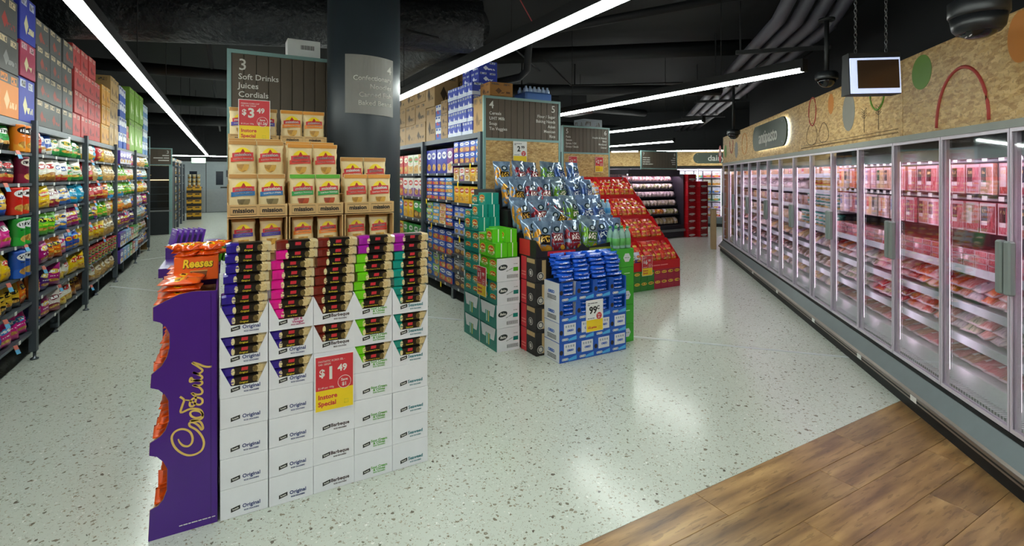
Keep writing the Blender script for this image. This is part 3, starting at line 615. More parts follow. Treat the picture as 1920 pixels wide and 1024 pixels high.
script = [[(-.1812,.4104),(-.1758,.3946),(-.1624,.3766),(-.1444,.3698),(-.1317,.38),(-.1283,.4008),(-.1359,.4268),(-.1528,.4441),(-.1737,.4508),(-.1944,.4435),(-.2047,.4219),(-.1985,.3892),(-.1799,.3579),(-.1507,.3325),(-.1211,.3264),(-.0953,.3376),(-.0858,.3645),(-.091,.3937),(-.1048,.421),(-.1189,.4387),(-.138,.4559),(-.1397,.4699),(-.1253,.4694),(-.1061,.4506),(-.0945,.4300),(-.0893,.4374),(-.0960,.4600),(-.1082,.4703),(-.137,.4800),(-.1082,.4764),(-.0932,.4800),(-.0902,.4923),(-.0996,.5098),(-.1211,.5197),(-.1359,.5156),(-.1338,.5001),(-.1168,.4870),(-.0975,.4880),(-.0902,.5),(-.1039,.5219),(-.138,.5312),(-.1716,.5234),(-.1654,.5549),(-.1599,.5761),(-.175,.5929)],
 [(-.1599,.5761),(-.138,.5678),(-.1211,.5525),(-.1039,.5421),(-.0919,.5485),(-.0932,.564),(-.1082,.5749),(-.1274,.574),(-.138,.5588),(-.1372,.5445),(-.1253,.5419),(-.1189,.5545),(-.1168,.5792),(-.1317,.5995),(-.1125,.5890),(-.0953,.5890),(-.0919,.6017),(-.1039,.6194),(-.1274,.6343),(-.1082,.6279),(-.0932,.6324),(-.0953,.6445),(-.1147,.6519),(-.1359,.6496),(-.138,.66),(-.133,.6671),(-.1253,.6560),(-.1039,.6500),(-.0919,.6590),(-.0996,.6716),(-.1274,.6900),(-.1082,.6800),(-.0910,.6902),(-.1039,.7079),(-.1296,.7328),(-.1082,.7238),(-.0867,.7097),(-.0693,.7034),(-.0562,.703)]]
def smooth(P, n=4):
    out = []
    for i in range(len(P) - 1):
        p0, p1, p2, p3 = P[max(i - 1, 0)], P[i], P[i + 1], P[min(i + 2, len(P) - 1)]
        for k in range(n):
            t = k / n; out.append(tuple(.5 * (2 * b + (c - a) * t + (2 * a - 5 * b + 4 * c - d) * t * t + (3 * b - a - 3 * c + d) * t ** 3) for a, b, c, d in zip(p0, p1, p2, p3)))
    return out + [P[-1]]
def ribbon(P, w, y0, y1):
    m_ = MB(); L = len(P); lft, rgt = [], []
    for i, p in enumerate(P):
        a, b = P[max(i - 1, 0)], P[min(i + 1, L - 1)]; dx, dz = b[0] - a[0], b[1] - a[1]; d = hypot(dx, dz) or 1
        ww = w * (1.0 if i > 8 else .5 + i / 16) / 2; lft.append((p[0] - dz / d * ww, p[1] + dx / d * ww)); rgt.append((p[0] + dz / d * ww, p[1] - dx / d * ww))
    for i in range(L - 1): m_.face([(rgt[i][0], y0, rgt[i][1]), (rgt[i + 1][0], y0, rgt[i + 1][1]), (lft[i + 1][0], y0, lft[i + 1][1]), (lft[i][0], y0, lft[i][1])][::-1])
    return m_
for st in script: obj('script_lettering', ribbon(smooth(st), .0085, 2.6186, 2.6195), GOLD, sp)
text('~45374644', .009, LETTER, sp, (-.11, 2.6192, .03), sx=.7)
TR = [(.10, .26), (.385, .55), (.675, .84), (.955, 1.04)]
TRAYS = [obj('tray', MB().box(-.268, -.05, 2.635, 3.25, z - .008, z, front=False), plain('#b88a52', .7), cs) for z, _ in TR]
for t_, (z, zt) in zip(TRAYS, TR): obj('tray_lip', MB().box(-.274, -.268, 2.635, 3.25, z - .008, z + .02, front=False), plain('#d8b988', .7), t_)
k = 0
for ti, (z, zt) in enumerate(TR):
    nrow = 7 if ti < 3 else 5
    for c_ in range(4):
        for r in range(nrow):
            y = 2.72 + c_ * .15; zz = z + .001 + r * .027
            pack('chocolate_bar', 'orange peanut cup pack, %s up in %s pile on the %s tray of purple stand' % (ORD[r], ORD[c_], ('lowest', 'second', 'third', 'top')[ti]), 'chocolate bar',
                 BAGS[(r + c_) % 4], (-.115 + random.uniform(-.012, .008) + r * .006, y, zz + .012), pi / 2 + random.uniform(-.1, .1), (.14, .028, .16), '#e8560c', '#d2420a', '#f2c21a', '#3a1606', lean=-pi / 2, p=(.1, .55, 0), ro=.3, group='orange peanut cup packs on the purple stand')
rb_ = thing('peanut_cup_box', 'orange printed box heaped with peanut cup packs on top of the purple stand', 'box', (-.115, 2.86, 1.05))
OR_ = plain('#ee5f0d', .4, 0, 'orange_card')
obj('body', MB().box(-.10, .08, 0, .30, 0, .115).mesh('body', .003), OR_, rb_)
text('Reeses', .055, plain('#f6d424', .5), rb_, (-.005, -.0012, .082), bold=.035, shear=.15, sx=.8); text('Reeses', .055, plain('#2a1206', .5), rb_, (-.0035, -.0006, .080), bold=.06, shear=.15, sx=.8)
obj('picture', MB().prism([(-.03, .018), (.03, .018), (.036, .045), (-.036, .045)], -.0012, 0), plain('#7c4a1e', .5), rb_)
obj('picture_top', MB().prism([(-.036, .045), (.036, .045), (.036, .05), (-.036, .05)], -.0013, 0), plain('#d9a45c', .5), rb_)
for i in range(20):
    pack('chocolate_bar', 'orange peanut cup pack heaped on the orange box, %s of the heap' % ORD[i], 'chocolate bar', BAGS[i % 4], (-.185 + (i % 4) * .045 + random.uniform(-.01, .01), 2.86 + (i // 4 % 3) * .085, 1.176 + (i // 12) * .024), random.uniform(-.7, .7), (.085, .024, .085), '#ea5a0e', '#d2420a', '#f2c21a', '#3a1606', lean=-pi / 2 + random.uniform(-.1, .4), p=(.1, .5, 0), ro=.25, group='orange peanut cup packs heaped on the box')
# second purple stand behind, with upright purple and green blocks
c2 = thing('confectionery_stand', 'second purple stand with upright chocolate blocks behind the orange box', 'display stand', (0, 3.32, 0))
obj('body', MB().box(-.30, -.045, 0, .75, 0, 1.0), PURPLE, c2); obj('tray', MB().box(-.32, -.03, .0, .75, 1.0, 1.05), PURPLE, c2); obj('riser', MB().box(-.32, -.03, .37, .75, 1.05, 1.12), PURPLE, c2)
for i in range(14):
    purple = i >= 8
    x = -.20 + i * .022 if not purple else -.30 + (i - 8) * .028; y = 3.5 if not purple else 3.78
    pack('chocolate_block', '%s chocolate block standing in the second purple stand, %s in its row' % (('green' if not purple else 'purple'), ORD[i % 8]), 'chocolate block', BOX_P, (x + (0 if purple else .01), y, 1.055 if not purple else 1.125), -pi / 2 + .25, (.16, .011, .10), '#4ca428' if not purple else '#6a34b8', '#7040b8', '#8a5ad0', '#fff', p=(.0, .85, 0), ro=.3, lean=rad(-12), group='upright chocolate blocks on the second purple stand')

# ================================================================ rice cracker carton display
XE = [-.026, .1725, .370, .565, .760, .957]; CY = 2.61; RH = .1375
FL = [('Original', '#2b1a86', '#26366f'), ('Original', '#2b1a86', '#26366f'), ('Barbeque', '#6e1f14', '#3a2422'), ('Sour Cream\n& Chives', '#6cc417', '#56a02c'), ('Seaweed', '#0f8a7c', '#1c6e78')]
TOPF = [('Original', '#2b1a86', '#26366f'), ('Salt &\nVinegar', '#d81a86', '#b02a6a'), FL[2], FL[3], FL[4]]
CW = plain('#dedee2', .55, 0, 'white_carton'); PW, PD, PH = .188, .085, .0445
cw = .1945; Hh = RH - .0015
closed_me = MB().box(-cw / 2, cw / 2, 0, .33, 0, Hh, front=False).mesh('body', .0015)
hexp = [(-.5, 0), (.5, 0), (.5, .6), (.44, 1), (-.44, 1), (-.5, .6)]
crack_me = MB()
def cracker_mesh():
    m_ = MB(); P = [(-PD / 2, .004), (-PD / 2 + .006, 0), (PD / 2, 0), (PD / 2, PH * .7), (PD / 2 - .012, PH), (-PD / 2 + .014, PH), (-PD / 2, PH * .80)]
    nx = 10
    for a in range(nx):
        for i in range(len(P)):
            j = (i + 1) % len(P); u0, u1 = a / nx, (a + 1) / nx
            def pt(u, p): e = 1 - .10 * max(0, abs(2 * u - 1) - .8) / .2; return ((u - .5) * PW, p[0] * e, p[1] * e)
            uvs = [(u0, P[i][1] / PH), (u1, P[i][1] / PH), (u1, P[j][1] / PH), (u0, P[j][1] / PH)] if i in (0, 6) else ([(u0, .95), (u1, .95), (u1, 1.), (u0, 1.)] if i in (5, 4) else [(-2, -2)] * 4)
            q = [pt(u0, P[i]), pt(u1, P[i]), pt(u1, P[j]), pt(u0, P[j])]
            m_.face(q[::-1], uvs[::-1])
    m_.face([pt(0, p) for p in P]); m_.face([pt(1, p) for p in P][::-1])
    me = m_.mesh('cracker_pack'); bm = bmesh.new(); bm.from_mesh(me); bmesh.ops.remove_doubles(bm, verts=bm.verts[:], dist=.0004); bmesh.ops.recalc_face_normals(bm, faces=bm.faces[:]); bm.to_mesh(me); bm.free()
    me.materials.append(CRACK); return me
CRK = cracker_mesh(); YL = plain('#d9c62a', .5, 0, 'yellow_letters')
FRONT = [(-cw / 2, 0), (cw / 2, 0), (cw / 2, Hh), (cw * .485, Hh), (cw * .28, Hh * .36), (-cw * .28, Hh * .36), (-cw * .485, Hh), (-cw / 2, Hh)]
open_me = MB(); open_me.prism(FRONT, 0, .003); open_me.box(-cw / 2, -cw / 2 + .003, .003, .33, 0, Hh, front=False); open_me.box(cw / 2 - .003, cw / 2, .003, .33, 0, Hh, front=False)
open_me.box(-cw / 2 + .003, cw / 2 - .003, .003, .33, 0, .003, front=False); open_me.box(-cw / 2 + .003, cw / 2 - .003, .327, .33, .003, Hh, front=False); open_me = open_me.mesh('body')
CN = ['first', 'second', 'third', 'fourth', 'fifth']
def carton_marks(c, fl, z, ink, low):
    lm = plain(ink, .6); zz = z + (.03 if low else .034)
    lo = obj('logo', MB().prism([(-.055, -.008), (-.018, .0), (-.018, .017), (-.055, .009)], -.0008, 0), INK, c, (0, 0, zz))
    text('Fantastic', .0105, LETTER, lo, (-.0365, -.0012, .0048), rot=(0, rad(-12), 0), bold=.02, sx=.7)
    two = '\n' in fl
    text(fl, .017 if two else .023, lm, c, (.028, -.0008, zz + .008), bold=.02, rot=(0, 0, 0), space=.8); text('RICE CRACKERS', .0085, lm, c, (.028, -.0008, zz - .012), bold=.02)
def cracker_pack(ci, r, i, z, col, words, fl, x, y, ang, grp):
    o = pack('cracker_pack', '%s rice cracker pack, %s up in the %s carton column, %s' % (words, ORD[i], CN[ci], r), 'cracker pack', CRK, (x, y, z), ang, (1, 1, 1), col, group=grp)
    if fl: text(fl.replace('\n', ' '), .011 if len(fl) < 12 else .008, YL, o, (-.003, -PD / 2 - .0012, PH * .24), bold=.01)
CNM = {'Original': 'indigo', 'Barbeque': 'brown', 'Sour Cream\n& Chives': 'lime', 'Seaweed': 'teal', 'Salt &\nVinegar': 'pink'}
for ci in range(5):
    x = (XE[ci] + XE[ci + 1]) / 2
    for r in range(7):
        fl, col, ink = TOPF[ci] if r == 6 else FL[ci]; isopen = r >= 4 and not (ci == 2 and r == 4)
        z = r * RH
        b = thing('cracker_carton', 'white %s rice cracker carton, %s column from the purple stand, %s row up' % ('open' if isopen else 'closed', CN[ci], ORD[r]), 'carton', (x + random.uniform(-.001, .001), CY + random.uniform(0, .004), z + .0005), random.uniform(-.006, .006), 'white rice cracker cartons')
        obj('body', open_me if isopen else closed_me, CW, b)
        carton_marks(b, fl, 0, ink, isopen)
        if isopen and r < 6:
            for i in range(2): cracker_pack(ci, 'in carton row %s' % ORD[r], i, z + .046 + i * .0455, col, CNM[fl], fl, x, CY + .052, random.uniform(-.01, .01), 'rice cracker packs in open cartons')
            obj('inner_card', MB().box(-cw / 2 + .004, cw / 2 - .004, .03, .32, .004, .046, front=False), KRAFT, b)
    # the tall pile in the top carton
    base = 6 * RH + .05; n = 8
    obj('inner_card', MB().box(-cw / 2 + .004, cw / 2 - .004, .03, .32, .004, .049, front=False), KRAFT, b)
    mags = {0: (), 1: (7,), 2: (), 3: (6, 7), 4: (6, 7)}[ci]
    for i in range(n):
        fl, col, ink = TOPF[ci]; words = CNM[fl]; fl2 = fl
        if i in mags: col, words, fl2 = ('#6e1f14', 'brown', None) if ci == 1 else ('#a01a9a', 'violet', None)
        for dpt in range(2 if i > 1 else 1):
            if dpt == 0: cracker_pack(ci, 'in the open top pile', i, base + i * .046, col, words, fl2, x + random.uniform(-.008, .008) + (.03 * i / 8), CY + .052 + .005 * i, random.uniform(-.05, .05), 'rice cracker packs piled on the cartons')
ticket('red and yellow 1.49 price ticket fixed to the white cracker cartons', (.467, 2.602, .536), 0, '1', '$1.49 per 100g', cents='49', title=('FANTASTIC RCRKR SEL -', 'VAR 100GM'))

# ================================================================ tortilla chip bags in printed trays
KR = plain('#cfa86e', .65, 0, 'tray_board'); KB = plain('#e4cc98', .5, 0, 'bag_paper')
MW, MH, MD = .143, .225, .075
def on_bag(x, z, off=.0025):
    return -(bag_surf(min(max(x / MW + .5, 0), 1), min(max(z / MH, 0), 1), True) * MD) - off
def wrap_poly(fn, nu, nv, off):
    m_ = MB()
    P = [[fn(i / nu, j / nv) for i in range(nu + 1)] for j in range(nv + 1)]
    for j in range(nv):
        for i in range(nu):
            q = [P[j][i], P[j][i + 1], P[j + 1][i + 1], P[j + 1][i]]
            m_.face([(x, on_bag(x, z, off), z) for x, z in q], smooth=True)
    return m_
MB_BODY = [bag_mesh('body', s, True, 10, 14, .015) for s in (21, 22)]
zc = MH * .60
def seg(x0, x1, z0, z1, bow, nu=10): return lambda u, v: (x0 + (x1 - x0) * u, z0 + (z1 - z0) * v + bow * sin(pi * u) + .006 * (u - .5))
EMB = wrap_poly(lambda u, v: ((u - .5) * .085 * (1 - .75 * v * v), zc + .012 + v * .036), 8, 5, .0045).mesh('emblem'); EMB.materials.append(YELLOW)
SAIL = wrap_poly(lambda u, v: ((u - .5) * .024 * (1 - .8 * v), zc + .018 + v * .02), 3, 3, .0062).mesh('sail'); SAIL.materials.append(plain('#b5302a', .5))
BAN = wrap_poly(seg(-.053, .053, zc - .009, zc + .017, .003), 12, 3, .0062).mesh('banner'); BAN.materials.append(RED)
RIB = {}
for nm, cc in (('red', '#cf3a26'), ('blue', '#2a6fa8'), ('green', '#2f9a4a'), ('purple', '#4a3f9a'), ('orange', '#e8872a')):
    me = wrap_poly(seg(-.060, .056, zc - .034, zc - .008, .002), 12, 3, .0050).mesh('ribbon'); me.materials.append(plain(cc, .5)); RIB[nm] = me
LOW = wrap_poly(seg(-.045, .045, zc - .047, zc - .032, 0.0), 10, 2, .0042).mesh('lower_ribbon')
CHIP = {}
def chipmat(a, b):
    g = G('tortilla_chips'); v = g.n('TexCoord').outputs['Object']; vo = g.n('TexVoronoi', {'Vector': v, 'Scale': 38.0}); rc = g.n('SeparateColor', {0: vo.outputs['Color']}).outputs[0]
    return g.out(g.mix(rc, lin(a), lin(b)), .4)
for nm, a, b in (('gold', '#d9a640', '#96682a'), ('red', '#c0501e', '#7a2a12'), ('brown', '#8e7a4a', '#584826')):
    me = wrap_poly(lambda u, v: ((u - .5) * .062 * math.sqrt(max(1 - (1 - v) ** 2.2, .02)), zc - .094 + v * .044), 8, 6, .0035).mesh('window'); me.materials.append(chipmat(a, b)); CHIP[nm] = me
STRIP = {}
for nm, cc in (('green', '#5aa628'), ('tan', '#b98442'), ('orange', '#d18a30')):
    me = wrap_poly(lambda u, v: ((u - .5) * .138, MH * .89 + v * MH * .10), 8, 2, .004).mesh('top_strip'); me.materials.append(plain(cc, .6)); STRIP[nm] = me
def on_bag_text(body, size, mat, z, bold, off, sx=1):
    me = text_me(body, size, mat, bold=bold, sx=sx, ext=.0001).copy()
    for v in me.vertices: v.co = (v.co.x, on_bag(v.co.x, v.co.z + z, off) , v.co.z + z + .006 * v.co.x / .1 + .003 * cos(v.co.x * 28))
    return me
MT1 = on_bag_text('mission', .0255, LETTER, zc + .003, .035, .0080, 1.08); MT2 = on_bag_text('TORTILLA STRIPS', .0115, LETTER, zc - .021, .03, .0068); MT3 = on_bag_text('TORTILLA TRIANGLES', .0098, LETTER, zc - .021, .03, .0068)
def mission(x, y, z, rib, win, strip, where, lean=-4, rz=0, sc=1.0):
    t = thing('tortilla_chip_bag', '%s %s' % ('tan tortilla chip bag with %s ribbon,' % rib, where), 'chip bag', (x, y, z), rz, 'tan tortilla chip bags'); t.rotation_euler = (rad(lean), 0, rz); t.scale = (sc, sc, sc)
    b = obj('body', MB_BODY[int(x * 100) % 2], KB, t, scale=(MW, MD, MH))
    for nm, me in (('emblem', EMB), ('sail', SAIL), ('banner', BAN), ('ribbon', RIB[rib]), ('window', CHIP[win]), ('top_strip', STRIP[strip]), ('brand_lettering', MT1), ('small_lettering', MT2 if rib in ('blue', 'purple') else MT3)): obj(nm, me, None, t)
    return t
def mtray(x0, y, z, label, hh=.066, dd=.30, closedback=False, w_=.296):
    t = thing('chip_tray', label, 'tray', (x0, y, z), 0, 'kraft chip trays')
    obj('front', MB().box(0, w_, -.004, 0, 0, hh).mesh('front', .001), KR, t); obj('base', MB().box(0, w_, 0, dd, 0, .004), KR, t)
    for x in (0, w_ - .004): obj('side', MB().box(x, x + .004, 0, dd, 0.004, hh), KR, t)
    for k_ in (0, 1):
        cx = w_ * (.26 + .48 * k_)
        fr_ = obj('print_frame', MB().tube([(cx - .062, -.0045, hh * .18), (cx + .062, -.0045, hh * .18), (cx + .062, -.0045, hh * .82), (cx - .062, -.0045, hh * .82)], .0011, 4, closed=True), INK, t)
        text('mission', .034 * hh / .066, INK, t, (cx, -.0048, hh * .5), bold=.035, sx=1.0)
    return t
XM = [0.005, .310, .615]; MY = 3.10
NM = ('first', 'second', 'third')
plint = thing('support_cartons', 'mostly hidden brown cartons added under the tortilla chip trays', 'display base', (0, 0, 0))  # several mostly hidden cartons, added to carry the trays
for i, x in enumerate(XM):
    obj('carton', MB().box(x, x + .3, MY + .02, MY + .32, 0, 1.125).mesh('carton', .003), KRAFT, plint)
for i, x in enumerate(XM):      # lower open cartons
    lc = thing('chip_carton', 'kraft carton with open front, %s under the chip trays' % NM[i], 'carton', (x, MY, 1.128), 0, 'open kraft chip cartons')
    obj('base', MB().box(0, .296, 0, .30, 0, .004), KR, lc); obj('top', MB().box(0, .296, 0.0, .30, .196, .2), KR, lc); obj('back', MB().box(0, .296, .296, .30, .004, .196), KR, lc)
    for a in (0, .290): obj('side', MB().box(a, a + .006, 0, .296, .004, .196), KR, lc)
    for k_ in range(2): mission(x + .078 + .14 * k_, MY + .06, 1.133, ('purple', 'orange', 'red')[i], 'gold', 'tan', '%s inside the %s open carton' % (ORD[k_], NM[i]), -2, 0, .84)
    mtray(x, MY, 1.333, 'kraft tray printed for tortilla chips, %s across the front' % NM[i])
    for k_ in range(2):
        mission(x + .078 + .142 * k_, MY + .055, 1.342, ('blue', 'green', 'red')[i], ('brown', 'red', 'gold')[i], ('tan', 'green', 'orange')[i], '%s in the %s front tray' % (ORD[k_], NM[i]), -3, random.uniform(-.04, .04))
    # riser and second tier
    h2 = (1.535, 1.525, 1.45)[i]
    obj('carton', MB().box(x, x + .3, MY + .325, MY + .56, 0, h2 - .03).mesh('carton', .003), KRAFT, plint) if i < 2 else None
    up = thing('chip_riser', 'brown carton carrying the upper chip bags, %s across' % NM[i], 'carton', (x, MY + .11, 1.34), 0, 'brown riser cartons')
    obj('body', MB().box(.008, .288, 0, .19, 0, h2 - 1.345).mesh('body', .002), KR, up)
    for k_ in range(2):
        mission(x + .078 + .142 * k_, MY + .165, h2, 'red', 'gold', ('tan', 'orange', 'tan')[i], '%s on the upper row, %s tray' % (ORD[k_], NM[i]), random.uniform(-5, -1), random.uniform(-.06, .06))
    if i < 2:
        for k_ in range(2): mission(x + .078 + .142 * k_, MY + .275, h2 + .02, 'red', 'gold', ('tan', 'orange')[i], '%s peeking over the upper row, %s tray' % (ORD[k_], NM[i]), -2, random.uniform(-.05, .05))
for i in range(2):
    x = .01 + .305 * i
    obj('carton', MB().box(x, x + .296, 3.70, 4.0, 0, 1.775).mesh('carton', .003), KRAFT, plint)
    mtray(x, 3.70, 1.778, 'kraft chip tray at the back under the aisle 3 sign, %s across' % NM[i], .05, .28)
    for k_ in range(2): mission(x + .078 + .142 * k_, 3.76, 1.784, ('purple', 'orange')[i], 'gold', ('tan', 'orange')[i], '%s in the %s back tray under aisle sign' % (ORD[k_], NM[i]), -3, random.uniform(-.05, .05))
ticket('red and yellow 3.49 price ticket on the tortilla chip bags', (.16, 3.67, 1.915), 0, '3', '$1.52 per 100g', cents='49', amt='$1.26', title=('MISSION CORN CHP', '(SEL VAR) 230GM'))
# gondola behind the end display
gA = thing('shelving_run', 'dark shelving run behind the aisle 3 sign', 'shelving', (0, 0, 0))
obj('body', MB().box(0.05, 1.0, 4.32, 15, .02, 1.55), plain('#1b1c1e', .7), gA); obj('top', MB().box(0.0, 1.05, 4.32, 15, 1.55, 1.6), STEEL, gA)
# ================================================================ cereal shelving (faces the second aisle)
BX = 2.5
gB = thing('shelving_run', 'dark steel shelving run stocked with cereal boxes', 'shelving', (0, 0, 0))
for y in (5.10, 7.0, 8.85, 10.7):
    p_ = obj('post', MB().box(BX - .03, BX + .03, y - .035, y + .035, .06, 2.06, front=False), STEEL, gB)
    obj('foot', MB().lathe([(.03, 0), (.03, .012), (.011, .02), (.011, .07)], 10, (BX, y, 0)), EDGE, p_)
obj('back_panel', MB().box(BX + .47, BX + .5, 5.08, 14, .05, 2.0, front=False), plain('#1b1b1c', .7), gB)
obj('kick_panel', MB().box(BX + .25, BX + .28, 5.08, 14, 0, .14, front=False), plain('#16100c', .6), gB)
obj('leg', MB().box(BX + .01, BX + .05, 5.93, 5.99, 0, .15, front=False), EDGE, gB)
def cshelf(a, b, z, t=.03, tags=True):
    sh = obj('shelf', MB().box(BX, BX + .47, a, b, z - t, z, front=False), STEEL, gB)
    obj('shelf_edge', MB().box(BX - .006, BX, a, b, z - t, z - .002, front=False), plain('#4a5058', .4, .5), sh)
    if tags:
        n = max(2, int((b - a) / .28))
        for k in range(n): obj('price_tag', tagm, None, sh, (BX - .006, a + (b - a) * (k + .5) / n + random.uniform(-.04, .04), z - .014), (0, 0, -pi / 2))
        if random.random() < .7: obj('shelf_flag', wob2, None, sh, (BX - .014, random.uniform(a + .1, b - .1), z - .01), (0, 0, -pi / 2))
cshelf(5.14, 6.96, 2.06, .06, False); cshelf(7.04, 8.81, 2.06, .06, False); cshelf(8.89, 14, 2.06, .06, False)
CB = dict(nb=('blue and brown cereal box', '#2c35a8', '#2c2c9a', '#f4f4f4', '#2a2a9a'), wx=('blue wheat biscuit box', '#2f55b8', '#d8412c', '#f6f6f6', '#1d2f86'), lb=('light blue wheat biscuit box', '#4f9ad2', '#e0a04a', '#f6f6f6', '#1d3f96'), gb=('green and blue wheat biscuit box', '#9cc46a', '#3a62b8', '#f6f6f6', '#1d2f86'),
  rb=('red cereal box', '#c4262a', '#d86a2a', '#f4e4c4', '#7a1010'), wr=('white and red cereal box', '#e9e6de', '#8a4f9a', '#d43a2e', '#fff'), wh=('white and green cereal box', '#e4e2d2', '#d8b070', '#6aa04a', '#c43a24'), yb=('yellow cereal box', '#eec018', '#e2a412', '#d43a22', '#fff'),
  gn=('green cereal box', '#2f9a34', '#6a4420', '#f4f4ee', '#1c5a1e'), bb=('bright blue cereal box', '#2278c8', '#1c58a8', '#f4f4f4', '#d43a2a'), sb=('small blue breakfast drink pack', '#4a6cc4', '#a8b4d8', '#f0f0f4', '#2a3a8a'), pu=('purple snack bar box', '#7a2a8e', '#e4d2c8', '#f0e6ea', '#4a1460'),
  bs=('blue snack bar box', '#2a4ec0', '#a04a3a', '#f4f4f4', '#1a2a7a'), tn=('tan muesli pack', '#c9a260', '#e4d8c0', '#b8322a', '#fff'), sv=('silver drink carton pack', '#a9adb4', '#6a4a38', '#2a2a30', '#fff'), ch=('brown chocolate drink pack', '#5a3a26', '#3a2416', '#e6dcd0', '#2a160c'))
def crow(a, b, z, h, items, bayw, lvl, high=1, dep=.14):
    n = len(items); st = (b - a) / n
    for i, k in enumerate(items):
        words, c1, c2, c3, c4 = CB[k]
        for r in range(high):
            lab = '%s, %s along, %s up, %s shelf down, %s cereal bay' % (words, ORD[i], ORD[r], ORD[lvl], bayw)
            pack('cereal_box', lab, 'box', BOX_P, (BX + .02 + random.uniform(0, .012), b - st * (i + .5), z + .001 + r * h), -pi / 2 + random.uniform(-.03, .03), (st * .95, dep, h * .985), c1, c2, c3, c4, p=(.42, .74, .15 if high == 1 else .2), ro=.4, group='boxes on the cereal shelving')
far_ = [(1.60, .33, 'rb rb wh wh tn'), (1.25, .32, 'rb wr wr wr wr'), (.92, .30, 'bb yb yb gn gn'), (.54, .32, 'yb gn gn gn gn'), (.17, .33, 'gn gn yb gn gn')]
for l, (z, h, it) in enumerate(far_): cshelf(7.04, 8.81, z); crow(7.05, 8.3, z, h * .9, it.split(), 'far', l)
mid = [(1.60, .33, 'nb nb nb nb pu', 1), (1.25, .098, 'wx wx wx lb', 3), (.92, .092, 'gb lb tn wx', 3), (.54, .16, 'bb wx wx wx', 2), (.17, .17, 'bb gb wx wx', 2)]
for l, (z, h, it, hi) in enumerate(mid): cshelf(5.97, 6.96, z); crow(5.98, 6.94, z, h, it.split(), 'middle', l, hi)
near = [(1.72, .135, 'bs bs bs bs bb', 2), (1.50, .17, 'tn wr tn yb tn', 1), (1.23, .21, 'yb yb yb yb yb', 1), (1.05, .13, 'sb sb sb sb sb', 1), (.83, .16, 'sb sb sb sb sb', 1), (.58, .17, 'sv sv sb sb', 1), (.38, .15, 'sv sv sv sv', 1), (.17, .17, 'ch ch sb ch', 1)]
for l, (z, h, it, hi) in enumerate(near): cshelf(5.14, 5.95, z); crow(5.15, 5.94, z, h, it.split(), 'nearest', l, hi)
def cstack(words, y0, y1, n, rows, zh, c1, c2, c3, z0=2.062, x=BX + .02, depth=.36, lg=0.0):
    st = (y1 - y0) / n
    for i in range(n):
        for r in range(rows):
            pack('carton', '%s, %s column along, %s up, above the cereal shelving' % (words, ORD[i], ORD[r]), 'carton', BOX_C, (x + random.uniform(0, .015), y1 - st * (i + .5), z0 + r * zh), -pi / 2 + random.uniform(-.015, .015), (st * .985, depth, zh * .99), c1, c2, c3, lg=lg, ro=.6, group='cartons on top of the cereal shelving')
cstack('plain brown carton', 7.0, 8.4, 3, 3, .30, '#a2835a', '#8f7048', '#4a3a26')
cstack('tall brown carton', 6.62, 6.98, 1, 2, .48, '#a2835a', '#8f7048', '#3a2c1c')
cc_ = pack('carton', 'large brown corn carton standing behind the others above the cereal shelving', 'carton', BOX_C, (BX + .40, 6.55, 2.062), -pi / 2, (.9, .1, .95), '#8a6d46', '#7a5f3c', '#4a3820', group='cartons on top of the cereal shelving')
text('CORN', .12, INK, cc_, (.1, -.02, .84), bold=.03).scale = (1 / .9, 10, 1 / .95)
cstack('white and red pack', 6.40, 6.60, 1, 3, .16, '#cfd3d8', '#3a5cae', '#c0392e', lg=.5)
cstack('small brown carton', 6.16, 6.39, 1, 3, .17, '#9a7a50', '#8a6a44', '#4a3622')
cstack('blue and white drink pack', 5.40, 6.15, 5, 4, .155, '#3a4cae', '#cfd6e4', '#e6e8f0', lg=.3)
cstack('blue drink pack set higher', 5.40, 5.85, 2, 2, .13, '#2a3ca0', '#b8c4de', '#dfe4f0', z0=2.062 + .62, x=BX + .1, depth=.25)
cstack('tan carton next to the sign', 5.12, 5.38, 1, 1, .42, '#b08a52', '#a07a46', '#7a5a30')
cstack('orange brown carton above the sign', 5.14, 5.4, 1, 1, .16, '#9a6a2e', '#8a5c26', '#5a3a18', z0=2.49, x=BX + .12, depth=.3)
bp = thing('bottle_pack', 'shrink wrapped blue bottle pack lying on top of the aisles 4 and 5 sign shelving', 'bottle pack', (3.15, 5.2, 2.47))
obj('wrap', MB().box(0, .38, 0, .3, 0, .12).mesh('wrap', .02), plain('#4a74b8', .3), bp)
for i in range(6):
    for j in range(2): obj('bottle_top', MB().lathe([(.03, 0), (.03, .03), (.014, .06), (.014, .075)], 10, (.035 + .062 * i, .06 + .14 * j, .12)), plain('#a9c0dc', .3), bp)
obj('support', MB().box(-.3, .4, .02, .4, -.47, 0), STEEL, bp)
gB2 = obj('core', MB().box(BX + .52, 3.53, 5.12, 14, .02, 2.0, front=False), plain('#1b1c1e', .7), gB)

